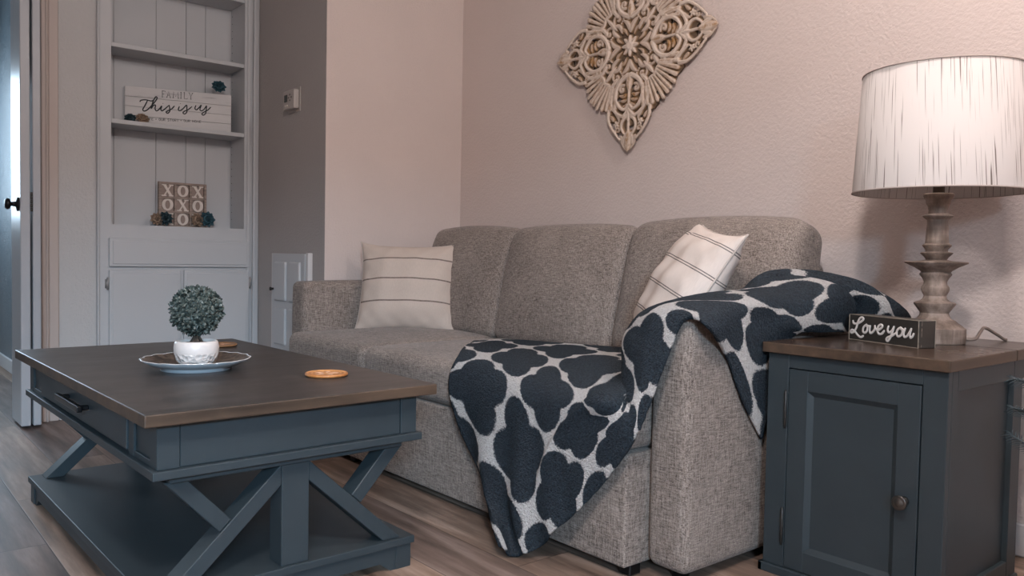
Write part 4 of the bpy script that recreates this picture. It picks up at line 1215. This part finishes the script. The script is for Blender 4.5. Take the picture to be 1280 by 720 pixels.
# background web between the carving: low ground, pierced where nothing is near
edge = a_ + b_
scal = 1.0 + .018 * np.abs(np.sin((a_ - b_) * 21)) - .012
ground = (edge < .90) & (np.sin(a_ * 34 + 1) * np.sin(b_ * 31 + .6) < .84)
Hh_ = np.where((Hh_ < -.5) & ground, .05, Hh_)
keep = (Hh_ > -.5) & (edge < scal + .035)
nz = vnoise(np.stack([GX, GY, 0 * GX], 2).reshape(-1, 3), 60, 3).reshape(AN, AN)
idm = -np.ones((AN, AN), int)
quad_ok = keep[:-1, :-1] & keep[1:, :-1] & keep[1:, 1:] & keep[:-1, 1:]
used = np.zeros((AN, AN), bool)
for dx_, dy_ in ((0, 0), (1, 0), (1, 1), (0, 1)): used[dx_:AN - 1 + dx_, dy_:AN - 1 + dy_] |= quad_ok
idm[used] = np.arange(used.sum())
hz = np.clip(Hh_, 0, 1)
verts = np.stack([GX[used] * HD, -(hz[used] * .020 + nz[used] * .0008), GY[used] * HD], 1)
qi = np.argwhere(quad_ok)
faces = [(int(idm[i, j]), int(idm[i + 1, j]), int(idm[i + 1, j + 1]), int(idm[i, j + 1])) for i, j in qi]
me = bpy.data.meshes.new('medallion'); me.from_pydata(verts.tolist(), [], faces)
at = me.attributes.new('gild', 'FLOAT', 'POINT'); at.data.foreach_set('value', TONE[used].astype(np.float32))
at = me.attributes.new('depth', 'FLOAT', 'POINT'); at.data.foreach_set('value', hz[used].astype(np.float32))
t = NT('antiqued_carving')
ag = t.node('ShaderNodeAttribute'); ag.attribute_name = 'gild'; ad = t.node('ShaderNodeAttribute'); ad.attribute_name = 'depth'
n1 = t.noise(t.obj(), 45, 4)
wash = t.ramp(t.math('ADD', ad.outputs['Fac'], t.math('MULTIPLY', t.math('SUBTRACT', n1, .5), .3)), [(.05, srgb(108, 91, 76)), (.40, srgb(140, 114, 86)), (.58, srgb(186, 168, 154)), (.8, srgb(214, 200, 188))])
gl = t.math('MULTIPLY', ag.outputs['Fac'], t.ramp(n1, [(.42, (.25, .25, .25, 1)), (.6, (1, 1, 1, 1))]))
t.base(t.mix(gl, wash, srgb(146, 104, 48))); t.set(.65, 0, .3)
WA = thing('wall_medallion', 'diamond-shaped carved whitewashed scrollwork medallion hanging on the wall above the sofa', 'wall art', (-2.195, YB - .012, 1.622))
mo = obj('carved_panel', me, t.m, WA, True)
md = mo.modifiers.new('thick', 'SOLIDIFY'); md.thickness = .010; md.offset = -1
bm = bmesh.new()
add_box(bm, (-.25, .0035, -.012), (.25, .0118, .012)); add_box(bm, (-.012, .0036, -.25), (.012, .0117, .25))
obj('back_cleat', bm, M_barn, WA)

# ------------------------------------------------------------------ feathery plant past the right edge of the end table
FP = thing('feathery_plant', 'dark feathery plant frond beside the right side of the end table', 'plant', (-.445, 1.90, 0))
bm = add_lathe(bmesh.new(), [(0, 0), (.075, 0), (.10, .17), (.105, .19), (.097, .19), (.09, .16), (0, .155)], 28)
obj('pot', bm, plain('planter_gray', srgb(104, 104, 104), .6), FP, True)
M_frond = plain('frond_blue_green', srgb(58, 72, 78), .7, vary=.2)
fr = [[(0, 0, .155), (-.04, -.01, .36), (-.12, .0, .46), (-.185, .04, .475)], [(0, 0, .155), (-.03, .0, .40), (-.10, -.01, .52), (-.17, -.02, .545)], [(0, 0, .155), (-.05, -.02, .30), (-.11, -.02, .39), (-.175, .0, .425)],
      [(0, 0, .155), (.04, .02, .36), (.12, .03, .45), (.18, .02, .44)], [(0, 0, .155), (.0, .06, .38), (.02, .12, .50), (.03, .17, .52)], [(0, 0, .155), (.02, -.06, .36), (.03, -.12, .47), (.04, -.17, .49)]]
for f in fr:
    bm = bmesh.new()
    P = [Vector(p) for p in catmull(f, 10)]
    add_tube(bm, P, [.0028 * (1 - .6 * i / len(P)) for i in range(len(P))], 6)
    for i in range(10, len(P)):
        tg = (P[i] - P[i - 1]).normalized(); sd = tg.cross(Vector((0, 0, 1))).normalized(); up = sd.cross(tg)
        for sgn_ in (-1, 1):
            for el in (-.5, .5):
                L = .042 * (1 - .5 * (i - 10) / (len(P) - 10))
                dv = (sd * sgn_ * .75 + tg * .75 + up * el * .8).normalized()
                add_tube(bm, [P[i], P[i] + dv * L * .5, P[i] + dv * L + Vector((0, 0, -.004))], [.0013, .0011, .0003], 4)
    obj('frond', bm, M_frond, FP, True)

# ------------------------------------------------------------------ light
def lamp(name, typ, loc, energy, col, **kw):
    l = bpy.data.lights.new(name, typ); l.energy = energy; l.color = col
    for k, v in kw.items(): setattr(l, k, v)
    o = bpy.data.objects.new(name, l); COL.objects.link(o); o.location = loc
    return o
def aim(o, to): o.rotation_euler = (Vector(to) - o.location).to_track_quat('-Z', 'Y').to_euler()
lamp('ceiling_light', 'POINT', (-.19, .12, 2.12), 104, (1.0, .905, .87), shadow_soft_size=.12)
lamp('ceiling_light_by_wall', 'POINT', (-.50, 1.80, 2.36), 40, (1.0, .89, .855), shadow_soft_size=.06)
w = lamp('added_window_fill', 'AREA', (1.46, -1.2, 1.05), 7, (.70, .86, 1.0), shape='RECTANGLE', size=1.3, size_y=1.7); aim(w, (-2.5, .6, .9))  # added weak fill lamp just inside the made-up right window
w = lamp('added_blue_fill', 'AREA', (3.3, -1.75, 2.08), 430, (.52, .78, 1.0), shape='RECTANGLE', size=1.6, size_y=.45); aim(w, (-4.0, 1.4, .7))  # added blue lamp behind that window, tints the low surfaces across the room
h = lamp('hall_daylight', 'AREA', (-6.48, .17, 1.45), 32, (.62, .82, 1.0), shape='RECTANGLE', size=1.0, size_y=.95); aim(h, (-3, .17, 1.0))
W = bpy.data.worlds.new('sky'); S.world = W; W.use_nodes = True
bg = W.node_tree.nodes['Background']; sk = W.node_tree.nodes.new('ShaderNodeTexSky'); sk.sky_type = 'HOSEK_WILKIE'; sk.sun_direction = (.3, -.5, .8); sk.turbidity = 4
W.node_tree.links.new(sk.outputs[0], bg.inputs[0]); bg.inputs[1].default_value = .35

# ------------------------------------------------------------------ camera
cd = bpy.data.cameras.new('camera'); cam = bpy.data.objects.new('camera', cd); COL.objects.link(cam)
cd.sensor_width = 36; cd.lens = 1013.17 / 1280 * 36; cd.clip_start = .02
Rr = [[0.64091, 0.76739, 0.01881], [0.04161, -0.01026, -0.99908], [-0.76649, 0.6411, -0.0385]]
right, down, fwd = (Vector(v).normalized() for v in Rr)
mw = Matrix((( right.x, -down.x, -fwd.x, 0), (right.y, -down.y, -fwd.y, 0), (right.z, -down.z, -fwd.z, .78), (0, 0, 0, 1)))
cam.matrix_world = mw
S.camera = cam
S.view_settings.view_transform = 'Standard'; S.view_settings.look = 'None'
S.view_settings.exposure = 0.10; S.view_settings.gamma = 1.0; S.view_settings.use_curve_mapping = False
S.cycles.max_bounces = 8; S.cycles.diffuse_bounces = 5
S.cycles.use_denoising = True
S.cycles.sample_clamp_indirect = 2.5
S.cycles.caustics_reflective = False; S.cycles.caustics_refractive = False
